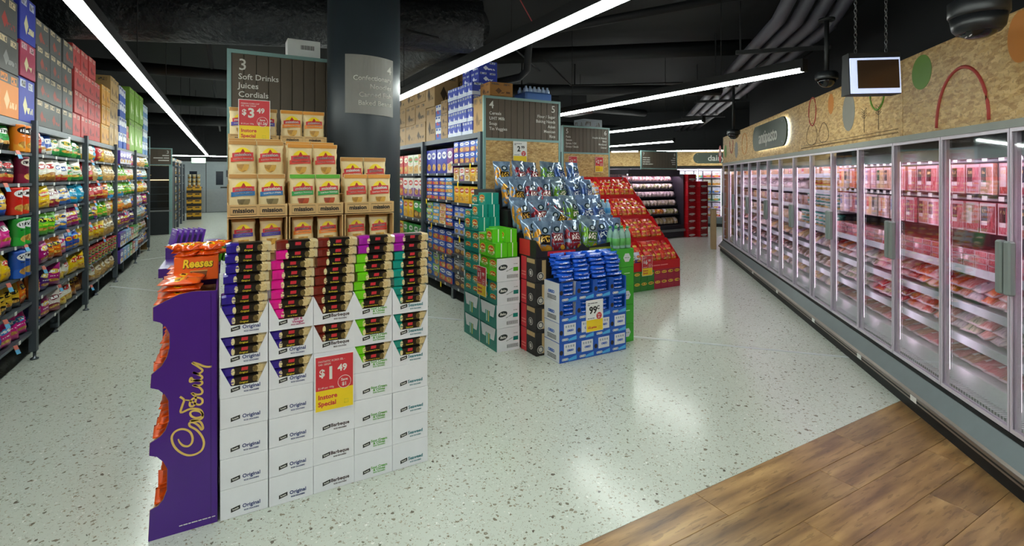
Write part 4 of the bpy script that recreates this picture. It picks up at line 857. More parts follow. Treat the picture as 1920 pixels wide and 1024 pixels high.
# ================================================================ end display of aisles 4 and 5
# --- baked snack cartons
SHP = dict(teal=('#0d9080', '#0a7a6e'), green=('#5cc81a', '#49b010'))
SNACK = {}
def snackbox_mats():
    g = G('snack_box'); x, y = g.uv(); c1 = g.attr('c1'); r = g.rnd()
    c = g.mix(g.m('MULTIPLY', g.rect(x, y, .5, .5, .03, .5), 0.0), c1, c1)
    side = g.m('ADD', x, 4.0); c = g.mix(g.rect(side, y, .5, .5, .04, .5), c, lin('#e6efe2'))
    spl = g.ell(x, y, .5, .36, .40, .22); nz = g.noise(g.n('CombineXYZ', {0: x, 1: y, 2: r}).outputs[0], 9.0, 2.0); c = g.mix(g.m('MULTIPLY', spl, g.gt(nz, .48)), c, lin('#e8eed8'))
    c = g.mix(g.ell(x, y, .5, .60, .36, .24), c, lin('#f3c52a')); c = g.mix(g.ell(x, y, .5, .60, .31, .19), c, lin('#d8481e'))
    tx = g.n('CombineXYZ', {0: g.m('MULTIPLY', x, 9.0), 1: g.m('MULTIPLY', y, 5.0), 2: 3.0}).outputs[0]
    c = g.mix(g.m('MULTIPLY', g.rect(x, y, .5, .6, .24, .09), g.gt(g.noise(tx, 1.0, 0.0), .45)), c, lin('#f6e9a0'))
    c = g.mix(g.m('MULTIPLY', g.ell(x, y, .5, .24, .3, .12), g.gt(nz, .52)), c, lin('#c98a2e'))
    return g.out(c, .35, 0, Coat_Weight=.2)
SNK = snackbox_mats(); BOX_S = with_mat(BOX, SNK)
def snack(label, x, y, z, rz, w_, d_, h_, kind): return pack('snack_box', label, 'box', BOX_S, (x, y, z), rz, (w_, d_, h_), SHP[kind][0], group='%s snack boxes' % kind)
def bake_carton(x0, y0, z, kind, open_, label):
    """x0..x0+.23, y0..y0+.35; printed front faces the aisle (-x), white end faces -y"""
    t = thing('snack_carton', label, 'carton', (x0, y0, z)); c1, c2 = SHP[kind]; h = .205; m1 = plain(c2, .4)
    obj('end_panel', MB().box(0, .23, 0, .003, 0, h), CW, t); obj('rear_panel', MB().box(0, .23, .347, .35, 0, h), CW, t); obj('base', MB().box(0, .23, .003, .347, 0, .003), m1, t)
    obj('inner_side', MB().box(.227, .23, .003, .347, .003, h), CW, t)
    if open_:
        fr_ = MB().prism([(-.347, 0), (-.003, 0), (-.003, h * .72), (-.02, h * .55), (-.03, h * .22), (-.32, h * .22), (-.33, h * .55), (-.347, h * .72)], 0, .003)
        f_ = obj('front_panel', fr_, m1, t, (0, 0, 0), (0, 0, -pi / 2))
        for a in range(2):
            for r in range(2): snack('%s snack box, %s along, %s up in the carton of row %s, %s' % (kind, ORD[a], ORD[r], label.split(',')[1].split()[0], label.split(',')[-1].strip()), x0 + .006, y0 + .09 + .17 * a, z + .004 + r * .1, -pi / 2, .165, .21, .098, kind)
    else:
        f_ = obj('front_panel', MB().box(0, .003, .003, .347, 0, h), m1, t)
        obj('white_label', MB().prism([(.06, .09), (.29, .09), (.32, .20), (.03, .20)], 0, .0015), CW, t, (-.0015, .35, 0), (0, 0, -pi / 2))
        obj('window', MB().box(-.0018, 0, .13, .22, .03, .13), plain('#159a88', .4), t); obj('window_strip', MB().box(-.0026, -.0018, .15, .165, .03, .13), plain('#e0c24a', .4), t); obj('window_strip', MB().box(-.0026, -.0018, .19, .2, .03, .13), plain('#e6eee6', .4), t)
    e = MB(); n = 16
    ov = obj('logo', MB().prism([(.06 + .045 * cos(2 * pi * i / n) + .01 * sin(2 * pi * i / n), .125 + .026 * sin(2 * pi * i / n)) for i in range(n)], -.001, 0), plain('#1d2b2a', .5), t)
    text('Bake', .03, LETTER, t, (.06, -.0015, .125), bold=.03, shear=.2); obj('flavour_patch', MB().box(.165, .215, -.001, 0, .085, .12), m1, t); text('~35', .016, plain('#8f9490', .6), t, (.125, -.001, .10), rot=(0, rad(-20), 0))
    obj('barcode', MB().box(.1, .215, -.001, 0, .025, .055), plain('#6f7470', .6), t); obj('barcode_space', MB().box(.104, .211, -.0015, -.001, .029, .051), CW, t)
    for i in range(10): obj('bar', MB().box(.106 + i * .0105, .111 + i * .0105, -.002, -.0015, .031, .049), plain('#33383a', .6), t)
    text('~24', .012, plain('#777', .6), t, (.19, -.001, .15))
    return t
SX = 2.075
for r in range(5):
    for d in (0, 1):
        kind = 'green' if r == 3 and d == 0 else 'teal'
        if r > 3 and d == 0: continue
        bake_carton(SX + random.uniform(-.004, .004), 3.92 + d * .355, r * .207, kind, r >= 2, '%s baked snack carton facing the cereal aisle, %s row up, %s stack' % (kind, ORD[r], ('front', 'rear')[d]))
# loose boxes on the stacks
zt = 4 * .207
for k, (dx, dy, dz, rz, w_, h_, d_) in enumerate(((0, .02, 0, -pi / 2, .165, .13, .12), (0, .19, 0, -pi / 2, .15, .13, .12), (.125, .02, 0, -pi / 2, .165, .13, .1), (.125, .19, 0, -pi / 2, .15, .13, .1), (0, .06, .131, -pi / 2, .13, .12, .12), (.10, .02, .131, -pi / 2, .165, .12, .12), (0, .21, .131, -pi / 2, .14, .07, .1), (.1, .19, .131, -pi / 2, .15, .12, .12))):
    snack('green snack box, %s of the loose pile on the front stack' % ORD[k], SX + dx, 3.92 + dy + .09, zt + dz + .001, rz, w_, d_, h_, 'green')
zt = 5 * .207
for k, (dx, dy, dz, w_, h_, d_) in enumerate(((0, .03, 0, .165, .13, .12), (0, .2, 0, .15, .13, .12), (.125, .03, 0, .165, .13, .1), (.125, .2, 0, .15, .13, .1), (0, .03, .131, .14, .12, .1), (.105, .03, .131, .16, .12, .12), (0, .19, .131, .14, .06, .1), (.105, .2, .131, .14, .12, .12), (.08, .04, .252, .16, .11, .14), (.08, .2, .252, .13, .08, .14))):
    snack('teal snack box, %s of the loose pile on the rear stack' % ORD[k], SX + dx, 4.28 + dy + .06, zt + dz + .001, -pi / 2, w_, d_, h_, 'teal')
ticket('red and yellow 1.99 price ticket on the teal snack cartons', (2.068, 4.205, .583), -pi / 2, '1', '~334', cents='99', title=('~54', '~334'))
# --- red and black muesli cartons
CAB = plain('#1d1a18', .5, 0, 'black_carton')
def muesli_carton(x, z, w_, label, openfront=False, h=.211):
    t = thing('snack_case', label, 'carton', (x, 3.665, z)); 
    obj('body', MB().box(0, w_, 0, .25, 0, h - .001).mesh('body', .002), CAB, t)
    obj('red_side', MB().box(-.0015, 0, .16, .25, .002, h - .003), RED, t)
    obj('tape_label', MB().box(-.0018, 0, .02, .15, h - .05, h - .012), plain('#b79a6a', .6), t); obj('tape_label', MB().box(.06, .1, -.0018, 0, .02, h - .02), plain('#b79a6a', .6), t)
    for (a, b, ang) in ((-.0015, .085, -pi / 2), (.045, -.0015, 0)):
        n = 20; rg = obj('round_badge', MB().prism([(.034 * cos(2 * pi * i / n), .034 * sin(2 * pi * i / n)) for i in range(n)], -.001, 0), plain('#b9b4ac', .5), t, (a, b, .075 if ang else .055), (0, 0, ang))
        obj('badge_ring', MB().tube([(.024 * cos(2 * pi * i / n), -.0012, .024 * sin(2 * pi * i / n)) for i in range(n)], .004, 4, closed=True), CAB, rg)
    for zz in (.045, .07): text('~5', .028, plain('#e07a70', .6), t, (-.0018, .205, zz), rot=(0, 0, -pi / 2))
    return t
for r in range(4):
    for c_ in range(2): muesli_carton(2.322 + c_ * .50, r * .212, .495, 'red and black bagged snack case, %s row up, %s stack from the snack cartons' % (ORD[r], ORD[c_]))
obj_t = thing('snack_tray', 'black open tray with red and lime labels holding the lowest bagged snacks', 'tray', (2.322, 3.665, .85))
for nm, a in (('front', MB().prism([(0, 0), (.995, 0), (.995, .14), (.93, .1), (.55, .055), (.5, .1), (.45, .055), (.06, .055), (0, .15)], 0, .004)), ('side', MB().box(0, .004, .004, .28, 0, .15, front=False)), ('side', MB().box(.991, .995, .004, .28, 0, .15, front=False)), ('base', MB().box(.004, .991, .004, .28, 0, .004, front=False))): obj(nm, a, CAB, obj_t)
obj('red_label', MB().box(.12, .42, -.0015, 0, .008, .048), RED, obj_t); obj('lime_label', MB().box(.58, .86, -.0015, 0, .008, .048), plain('#8f9a2a', .5), obj_t); obj('red_side', MB().box(-.0015, 0, .1, .28, .005, .145), RED, obj_t)
text('~634', .026, plain('#e6a8a0', .6), obj_t, (.27, -.002, .028), bold=.02); text('~53', .026, plain('#d6dc9a', .6), obj_t, (.72, -.002, .028), bold=.02)
stand = thing('stepped_stand', 'stepped dark stand under the bagged snack tiers', 'display stand', (0, 0, 0))
for k in range(1, 4): obj('step', MB().box(2.33, 3.47, 3.93 + .25 * (k - 1), 3.93 + .25 * k + (.25 if k == 3 else 0), 0, .85 + .19 * k), CAB, stand)
RBM = MB().prism([(.20 * cos(2 * pi * j / 18), .115 * sin(2 * pi * j / 18)) for j in range(18)], -.52, -.47).mesh('round_badge'); RBM.materials.append(plain('#26383a', .4))
UBAGS = [with_mat(b, MUES) for b in BAGS]
MU = [('honey', '#8299b2', '#c98a2a', '#1d1a16', '#e0b24a'), ('berry', '#8c9db2', '#8a2430', '#7a1c28', '#f0e4e0'), ('berry', '#8c9db2', '#8a2430', '#7a1c28', '#f0e4e0'), ('apple', '#8ba0a8', '#6a9a2a', '#3a6a1a', '#f0f0e0'), ('blueberry', '#7f96bc', '#3a5a9a', '#1c3470', '#e4ecf6'), ('blueberry', '#7f96bc', '#3a5a9a', '#1c3470', '#e4ecf6')]
for tier in range(4):
    y = 3.75 + .25 * tier; z = .856 if tier == 0 else .852 + .19 * tier
    for row in range(2 if tier < 3 else 1):
        for i in range(6):
            nm, c1, c2, c3, c4 = MU[i]; x = 2.43 + i * .178 + random.uniform(-.02, .02) + (0 if tier < 2 else .03)
            o = pack('muesli_bag', 'silver blue bag with %s panel, %s along the %s snack tier, %s row' % (nm, ORD[i], ('lowest', 'second', 'third', 'top')[tier], ('front', 'rear')[row]), 'snack bag', UBAGS[(i + tier) % 4],
                 (x, y + .09 * row, z + .03 * row), random.uniform(-.3, .3), (.195, .10, .30), c1, c2, c3, c4, p=(.16, .52, .13), ro=.12, lean=rad(-random.uniform(8, 20)), roll=random.uniform(-.16, .16), group='silver bagged snacks on the stepped stand')
lean_bag = pack('muesli_bag', 'silver bag with honey panel lying askew across the second snack tier', 'snack bag', UBAGS[1], (2.86, 3.90, 1.06), .2, (.19, .09, .28), '#9fb4c8', '#c98a2a', '#1d1a16', '#e0b24a', p=(.16, .52, .13), ro=.12, lean=rad(-25), roll=-.9, group='silver bagged snacks on the stepped stand')
# --- blue biscuit cartons
BLU = plain('#1c55b4', .4, 0, 'blue_carton'); CREAM = plain('#d9d9dc', .5, 0, 'pale_label'); COOK = plain('#2a1f1c', .6, 0, 'dark_biscuit'); LBL = plain('#4aa6dc', .4)
def biscuit_carton(c_, r, open_):
    t = thing('biscuit_carton', 'blue biscuit carton, %s column, %s row up, %s' % (ORD[c_], ORD[r], 'open and showing packs' if open_ else 'closed with pale label'), 'carton', (2.403 + c_ * .1825, 3.43, r * .166), 0, 'blue biscuit cartons'); W = .181; h = .165
    if open_:
        obj('front', MB().prism([(0, 0), (W, 0), (W, h), (W * .94, h), (W * .90, h * .34), (W * .22, h * .34), (W * .18, h), (0, h)], 0, .003), BLU, t)
        for nm, q in (('side', (0, .003, .003, .23, 0, h)), ('side', (W - .003, W, .003, .23, 0, h)), ('base', (.003, W - .003, .003, .23, 0, .003)), ('rear', (.003, W - .003, .227, .23, .003, h))): obj(nm, MB().box(*q, front=False), CREAM if nm == 'side' and c_ == 0 else BLU, t)
        for k in range(3):
            pack('biscuit_pack', 'blue biscuit pack, %s up in the open carton of column %s, row %s' % (ORD[k], ORD[c_], ORD[r]), 'biscuit pack', BAGS[k], (2.403 + c_ * .1825 + .10, 3.475, r * .166 + .05 + k * .037), random.uniform(-.08, .08), (.15, .075, .036), '#1c5fd0', '#1746a8', '#f2f4fa', '#f4f6fc', p=(.1, .5, 0), ro=.2, lg=0, group='blue biscuit packs in open cartons')
    else:
        obj('body', MB().box(0, W, 0, .23, 0, h, front=False).mesh('body', .0015), BLU, t)
        pl_ = obj('pale_label', MB().box(W * .25, W * .92, -.0012, 0, h * .36, h * .93), CREAM, t)
        text('OREO', .024, plain('#2456b4', .5), pl_, (W * .6, -.0018, h * .58), bold=.05, shear=.15)
        for k in range(4): obj('small_print', MB().box(W * (.33 + .14 * k), W * (.41 + .14 * k), -.0018, -.0012, h * .74, h * .85), plain('#9aa0a8', .6), pl_)
    n = 14; obj('biscuit_picture', MB().prism([(.018 + .017 * cos(2 * pi * i / n), h * .52 + .02 * sin(2 * pi * i / n)) for i in range(n)], -.0015, 0), COOK, t)
    obj('light_wave', MB().prism([(W * .5, h * .05), (W * .97, h * .08), (W * .97, h * .27), (W * .75, h * .22), (W * .5, h * .15)], -.0012, 0), LBL, t); text('OREO', .026, LETTER, t, (W * .3, -.0015, h * .15), bold=.06, shear=.2, sx=.9)
    if c_ == 0:
        sd = obj('pale_side', MB().box(-.0012, 0, .004, .226, .003, h - .003), CREAM, t)
        text('OREO', .034, plain('#2f62b8', .5), sd, (-.002, .12, h * .5), rot=(0, 0, -pi / 2), bold=.05); obj('barcode', MB().box(-.0018, -.0012, .05, .18, .02, .055), INK, sd); obj('barcode_space', MB().box(-.0024, -.0018, .055, .175, .025, .05), CREAM, sd)
        for k in range(9): obj('bar', MB().box(-.003, -.0024, .06 + k * .0125, .066 + k * .0125, .027, .048), INK, sd)
for c_ in range(4):
    for r in range(4): biscuit_carton(c_, r, r >= 2)
for c_ in range(4):
    for k in range(12):
        r, d = k // 2, k % 2
        pack('biscuit_pack', 'blue biscuit pack heaped on top, %s pile along, %s of its pile' % (ORD[c_], ORD[k]), 'biscuit pack', BAGS[k % 4], (2.50 + c_ * .178 + random.uniform(-.015, .015), 3.475 + d * .085 + r * .012, .668 + r * .034 + d * .012), random.uniform(-.18, .18), (.175, .085, .037), '#1a5ad0', '#1746a8', '#eef2fa', '#f4f6fc', p=(.1, .5, 0), ro=.18, lg=0, group='blue biscuit packs heaped on the cartons', lean=random.uniform(-.12, .12))
ticket('white and yellow 99 cent half price ticket on the blue biscuit cartons', (2.765, 3.424, .355), 0, '99', '~434', ('', '1/2 price'), True, cents='C', title=('~575', '~4'), save='Save')
ticket('white and yellow 2.99 half price ticket on the strand board', (2.967, 5.033, 1.828), 0, '2', '~334', ('', '50% off'), True, cents='99', title=('~5343', '~4'))
# --- green cartons with bottles
GRC = plain('#3fa62a', .45, 0, 'green_carton')
for r in range(5):
    t = thing('drink_carton', 'bright green drink carton beside the blue biscuit cartons, %s row up' % ORD[r], 'carton', (3.14, 3.57, r * .176), 0, 'green drink cartons')
    obj('body', MB().box(0, .215, 0, .3, 0, .1745, front=False).mesh('body', .002), GRC, t)
    if r % 2 == 0 or r == 4: obj('hexagon_label', MB().prism([(.13 + .045 * cos(pi / 3 * i), .09 + .045 * sin(pi / 3 * i)) for i in range(6)], -.0012, 0), CREAM, t); text('~43', .016, plain('#7aa06a', .6), t, (.13, -.0018, .09))
    else: text('~7', .02, plain('#bfe0b4', .6), t, (.13, -.0008, .12), bold=.02)
def bottle(label, x, y, z, cap, liq, lab_, h=.2, r=.06):
    t = thing('drink_bottle', label, 'bottle', (x, y, z), 0, 'plastic drink bottles')
    obj('body', with_mat_c(BOTTLE, plain(liq, .12)), None, t, scale=(r * 1.15, r * 1.15, h))
    obj('cap', with_mat_c(CAPM, plain(cap, .4)), None, t, (0, 0, h * .93), scale=(r * .5, r * .5, h * .08)); obj('wrap_label', with_mat_c(WRAPM, plain(lab_, .4)), None, t, (0, 0, h * .14), scale=(r * .57, r * .57, h * .33))
_wc = {}
def with_mat_c(me, m_):
    k_ = (me.name, m_.name)
    if k_ not in _wc: _wc[k_] = with_mat(me, m_)
    return _wc[k_]
CAPM = MB().lathe([(.5, 0), (.5, .8), (.42, 1)], 12).mesh('cap'); WRAPM = MB().lathe([(1, 0), (1, 1)], 14).mesh('wrap_label')
for i in range(6): bottle('green capped water bottle on the green cartons, %s of six' % ORD[i], 3.17 + .07 * (i % 3), 3.61 + .08 * (i // 3), .882, '#2f9a4a', '#8fb8a8', '#5fae5a')
for j in range(2):
    t = thing('bottle_crate', 'bright blue drink carton behind the green bottles, %s' % ('lower', 'upper')[j], 'carton', (3.49, 4.25, .0 if j == 0 else 1.0)); obj('body', MB().box(0, .2, 0, .3, 0, 1.0 if j == 0 else .13, front=False).mesh('body', .003), plain('#2f86cc', .4), t); obj('panel', MB().box(.03, .17, -.001, 0, .02, .1), plain('#7ab8e0', .4), t)
for i in range(6): bottle('clear blue bottle standing in the blue carton, %s of six' % ORD[i], 3.525 + .065 * (i % 3), 4.3 + .08 * (i // 3), 1.132, '#cfe0ea', '#9cc2dc', '#4a9ad0', .17)

# ================================================================ red tiered display, aisles 5 and 6
rt = thing('tiered_stand', 'bright red cardboard stand with four stepped trays of snack packs', 'display stand', (0, 0, 0))
RD = plain('#c4121c', .4, 0, 'red_board')
RX0, RX1 = 4.62, 5.63
for k in range(4):
    y = 5.06 + .29 * k; z = .36 + .295 * k
    obj('tray', MB().box(RX0, RX1, y, y + .30, z - .03, z, front=False), RD, rt); lp = obj('front_lip', MB().box(RX0, RX1, y - .006, y, z - .09, z + .03, front=False), RD, rt)
    text('~578', .035, plain('#e88a86', .6), lp, (5.2, y - .0075, z - .03), bold=.02)
    for x in (RX0, 5.02, RX1 - .006): obj('side_wing', MB().prism([(0, 0), (.30, 0), (.30, .30), (.24, .30), (0, .03)], 0, .006), RD, rt, (x + .006, y, z), (0, 0, pi / 2))
    obj('riser', MB().box(RX0, RX1, y + .30, y + .304, z - .2, z + .3, front=False), RD, rt) if k < 3 else None
    for row in range(3):
        for i in range(10):
            sp_ = i < 3; cl = [('#c8201c', '#d85a1c', '#e0901c', 'red and gold'), ('#d83a1c', '#b01818', '#c8201c', 'scarlet'), ('#b81a1a', '#c8602a', '#e8b040', 'deep red')][(i + row) % 3] if not sp_ else [('#d8d4c4', '#4a9a3a', '#c42a2a', 'white and green'), ('#3a9a4a', '#d8e0d0', '#f0f0e8', 'green'), ('#c4c0cc', '#5a3a7a', '#c42a2a', 'white and violet')][(i + k) % 3]
            pack('snack_pack', '%s snack pack, %s along the %s row, %s red tray up' % (cl[3], ORD[i], ('front', 'middle', 'rear')[row], ORD[k]), 'snack pack', BAGS[(i + row + k) % 4], (RX0 + .06 + i * .098, y + .05 + .085 * row, z + .003 + .055 * row), random.uniform(-.3, .3), (.115, .075, .16), cl[0], cl[1], cl[2], '#f2c860', p=(.35, .62, .08), ro=.22, lg=.8, lean=rad(-random.uniform(10, 25)), group='snack packs on the red stepped stand')
for c_ in range(8):
    for r in range(2):
        gr_ = c_ < 4
        o = pack('gift_carton', '%s printed gift carton under the red stand, %s column, %s row up' % ('green' if gr_ else 'crimson', ORD[c_], ('first', 'second')[r]), 'carton', BOX_P, (RX0 + .063 + c_ * .126, 5.05, r * .135 + .0005), 0, (.124, .25, .134), '#2f7a2c' if gr_ else '#a51c3c', '#3a8a34' if gr_ else '#8e1632', '#e8b83a', '#3a2410', p=(.0, .72, 0), ro=.4, group='printed gift cartons under the red stand')
obj('core', MB().box(RX0 + .02, RX1 - .02, 5.31, 6.2, 0, .33), RD, rt); obj('back_core', MB().box(RX0 + .02, RX1 - .02, 6.24, 6.3, 0, 1.55), RD, rt); obj('step_core', MB().box(RX0 + .02, RX1 - .02, 5.66, 6.23, .33, .62), RD, rt)
ticket('red and yellow 6.99 price ticket on the red stepped stand', (4.975, 5.035, .345), 0, '6', '~434', cents='99', title=('~64', '~4'))
ticket('red and yellow 3 dollar ticket on strand board under the aisles 5 and 6 sign', (5.345, 7.222, 1.78), 0, '3', '~334', cents='99', title=('~53', '~4'))
ticket('red and yellow 2 dollar ticket on strand board under the aisle 6 heading', (5.94, 7.222, 1.78), 0, '2', '~334', cents='99', title=('~6', '~4'))
gC = thing('shelving_run', 'dark shelving run behind the aisles 5 and 6 sign', 'shelving', (0, 0, 0))
obj('body', MB().box(5.2, 6.15, 7.3, 15, .02, 2.0), plain('#1b1c1e', .7), gC)
for i in range(2): pack('carton', 'white carton on top of the aisles 5 and 6 shelving, %s' % ('near', 'far')[i], 'carton', BOX_C, (5.6 + .5 * i, 7.6, 2.001), 0, (.45, .3, .5 + .15 * i), '#9aa0a4', '#7a8086', '#5a6066')
gD = thing('shelving_run', 'far dark shelving run beyond the red stepped stand with small stock', 'shelving', (0, 0, 0))
obj('back_panel', MB().box(6.9, 8.5, 10.4, 10.45, 0, 2.0), plain('#151618', .7), gD)
for l in range(7): obj('shelf', MB().box(6.9, 8.5, 10.0, 10.4, .2 + .27 * l, .22 + .27 * l), STEEL, gD)
for l in range(7):
    for i in range(9):
        yl_ = (i > 4) and l > 3
        pack('jar', '%s tub, %s along the %s shelf up, far dark shelving' % ('amber' if yl_ else 'navy', ORD[i], ORD[l]), 'tub', TUB_P, (7.0 + i * .17, 10.1, .221 + .27 * l), 0, (.14, .14, .2), '#d8901c' if yl_ else '#27304a', '#c47a14' if yl_ else '#8a8f98', '#e8e4da', '#222', group='tubs on the far dark shelving')

# ================================================================ produce cabinet and red stack
pc = thing('produce_cabinet', 'open refrigerated produce cabinet with dark shelves at the far end', 'refrigerator', (8.5, 9.1, 0))
PLUM = plain('#2a2630', .5)
obj('base', MB().box(0, 1.78, 0, .9, .02, .32), PLUM, pc); obj('bumper', MB().box(-.02, 1.78, -.05, 0, .16, .22), ALU, pc); obj('canopy', MB().box(0, 1.78, .15, .9, 1.62, 1.74), plain('#4a454c', .5), pc); obj('back', MB().box(0, 1.78, .86, .9, .32, 1.62), plain('#5a5560', .6), pc)
obj('side_glass', MB().box(0, .012, .0, .86, .32, 1.62), GLASS, pc); obj('side_end', MB().box(1.76, 1.78, .0, .86, .32, 1.62), PLUM, pc)
obj('fascia', MB().box(0, 1.78, .13, .15, 1.565, 1.74), plain('#4a454c', .5), pc); obj('light_strip', MB().box(.05, 1.73, .2, .23, 1.60, 1.62), emit('#ffe9fb', FRIDGE_POWER * 2.2), pc)
ZS = [.34, .60, .82, 1.04, 1.24, 1.44]
for k, z in enumerate(ZS[1:]): obj('shelf', MB().box(.02, 1.76, .12 + .06 * k, .86, z - .03, z), PLUM, pc)
PR = [('#c9a86a', '#e6d8b0', 'tan melon'), ('#cfc4a0', '#7aa03a', 'cream and green vegetable'), ('#b8b49a', '#d8d4c8', 'pale mushroom'), ('#cdbcc8', '#e4dce4', 'pale garlic'), ('#d8c8d8', '#8aa84a', 'white and green'), ('#cbb6a0', '#7a5a7a', 'mixed salad')]
for l, z in enumerate(ZS):
    for i in range(13):
        a, b, wd = PR[l]
        if l == 1 and i in (6, 7, 8): a, b, wd = ('#d8b01c', '#c43a24', 'yellow and red fruit')
        pack('produce_pack', '%s pack, %s along the %s shelf up of the produce cabinet' % (wd, ORD[i], ORD[l]), 'produce pack', MBAGS[(i + l) % 4], (8.62 + i * .128, 9.1 + .14 + .06 * max(l - 1, 0), z + .003), random.uniform(-.4, .4), (.135, .12, .16 if l else .2), a, b, '#e0e0e0', lean=rad(-30), lg=(i % 3 == 0), group='packs in the produce cabinet')
for r in range(9):
    for c_ in range(2): pack('soft_drink_carton', 'red can carton, %s up in the %s stack beside the produce cabinet' % (ORD[r], ORD[c_]), 'carton', BOX_P, (10.47 + c_ * .31, 9.0 - .12 * c_, r * .18 + .0005), 0, (.30, .27, .178), '#b31420', '#8e0e18', '#d8d0cc', '#fff', p=(.0, .3, 0), ro=.35, group='red can cartons beside the produce cabinet') if (r < 8 or c_ == 0) else None

# ================================================================ far end of the chip aisle
df = thing('drinks_fridge', 'dark drinks fridge with glass front at the far end of the chip aisle', 'refrigerator', (-2.6, 16.4, 0))
obj('plinth', MB().box(0, 1.32, 0, .8, 0, .62), plain('#1d2328', .5), df); obj('body', MB().box(0, 1.32, .06, .8, .62, 1.85), plain('#14161a', .5), df); obj('header', MB().box(0, 1.32, 0, .06, 1.5, 1.85), BLACK, df); obj('glass', MB().box(.05, 1.26, .0, .008, .68, 1.48), GLASS, df)
obj('side_post', MB().box(1.26, 1.33, -.02, .06, .0, 1.86), TEAL, df); obj('lit_strip', MB().box(.05, 1.25, .02, .04, 1.46, 1.48), emit('#ffd9a0', 2.0), df); obj('sill', MB().box(0, 1.32, -.03, 0, .62, .66), ALU, df)
for l in range(4):
    obj('shelf', MB().box(.05, 1.26, .02, .058, .7 + .19 * l, .715 + .19 * l), STEEL, df)
text('~52', .06, plain('#cfa86a', .5), df, (.75, -.002, 1.6), bold=.02)
g3 = thing('shelving_run', 'distant shelving run of jars beside the far drinks fridge', 'shelving', (0, 0, 0))
for y in (17.3, 18.6, 19.9, 21.2): obj('post', MB().box(-1.33, -1.27, y - .03, y + .03, 0, 2.0, front=False), STEEL, g3)
obj('back_panel', MB().box(-1.8, -1.77, 17.25, 21.2, 0, 2.0), plain('#1a1a1c', .7), g3)
for l in range(7): obj('shelf', MB().box(-1.77, -1.3, 17.3, 21.2, .2 + .28 * l, .225 + .28 * l), STEEL, g3)
for l in range(7):
    for i in range(18):
        cc = random.choice([('#a83a2a', 'red'), ('#c9a24a', 'amber'), ('#d8d4c8', 'white'), ('#6a4a30', 'brown'), ('#4a7a9a', 'blue'), ('#7a9a4a', 'green')])
        pack('grocery_jar', '%s jar, %s along the %s shelf up, distant shelving run' % (cc[1], ORD[i], ORD[l]), 'jar', TUB_P, (-1.42, 17.45 + i * .205, .226 + .28 * l), pi / 2, (.17, .17, .2), cc[0], '#3a3026', '#e4e0d4', '#333', group='jars on the distant shelving run')
for r in range(5): pack('carton', 'yellow and black carton, %s up in the stack before the service doors' % ORD[r], 'carton', BOX_C, (-1.02, 21.6, r * .24 + .0005), 0, (.45, .4, .238), '#c9961c', '#1f1a12', '#2a2014', lg=.45, ro=.5, group='yellow and black cartons before the service doors')
for r in range(3):
    for i in range(3): pack('jar', 'pale lidded jar, %s along, %s row up on the yellow cartons' % (ORD[i], ORD[r]), 'jar', TUB_P, (-1.16 + .14 * i, 21.75, 1.202 + .15 * r), 0, (.12, .12, .145), '#b8b08a', '#5a4a20', '#e6e0c8', '#333', group='lidded jars on the yellow cartons')
dr = thing('door_1', 'pale grey double service doors with small windows and steel kick plates', None, (-1.75, 25.62, 0)); dr['kind'] = 'structure'
DG = plain('#8d979b', .5)
for k in range(2):
    lf = obj('door_leaf', MB().box(.02 + k * .98, .98 + k * .98, 0, .05, .01, 2.15), DG, dr)
    obj('kick_plate', MB().box(.04 + k * .98, .96 + k * .98, -.006, 0, .03, 1.02), ALU, lf); obj('window_pane', MB().box(.38 + k * .98, .66 + k * .98, -.006, 0, 1.2, 1.8), plain('#1c2430', .15), lf); obj('push_label', MB().box(.55 + k * .98, .85 + k * .98, -.008, -.006, 1.06, 1.12), INK, lf)
for a, b, c, d in ((-.06, .02, 0, 2.2), (1.98, 2.06, 0, 2.2), (-.06, 2.06, 2.15, 2.22)): obj('door_frame', MB().box(a, b, -.02, .06, c, d), DG, dr)
ex = thing('exit_sign', 'green illuminated exit sign above the service doors', 'exit sign', (-1.0, 24.7, 2.13))
obj('case', MB().box(-.26, .26, 0, .06, 0, .22), plain('#12663a', .5), ex); obj('face', MB().box(-.25, .25, -.004, 0, .01, .21), emit('#27b46a', 1.2), ex); obj('doorway_mark', MB().box(.0, .1, -.008, -.004, .03, .19), WHITE, ex); obj('running_figure', MB().prism([(-.12, .03), (-.09, .03), (-.06, .08), (-.03, .03), (-.01, .04), (-.04, .12), (.0, .12), (-.02, .15), (-.08, .15), (-.12, .11), (-.1, .1), (-.08, .12), (-.085, .08)], -.008, -.004), WHITE, ex); obj('figure_head', MB().box(-.05, -.025, -.008, -.004, .16, .185), WHITE, ex)
obj('rod', MB().box(-.01, .01, .02, .04, .22, CZ - 2.13), BLACK, ex)
wf = thing('upright_fridge', 'white lit upright fridge at the far end beside the service doors', 'refrigerator', (.42, 23.5, 0))
obj('body', MB().box(0, 1.0, .05, .8, 0, 2.0), BLACK, wf); obj('lit_panel', MB().box(.08, .92, .03, .05, .25, 1.75), emit('#e8f0f4', 1.0), wf); obj('glass', MB().box(.06, .94, .0, .006, .2, 1.8), GLASS, wf); obj('door_frame', MB().box(0, .06, -.01, .05, .1, 1.9), BLACK, wf)
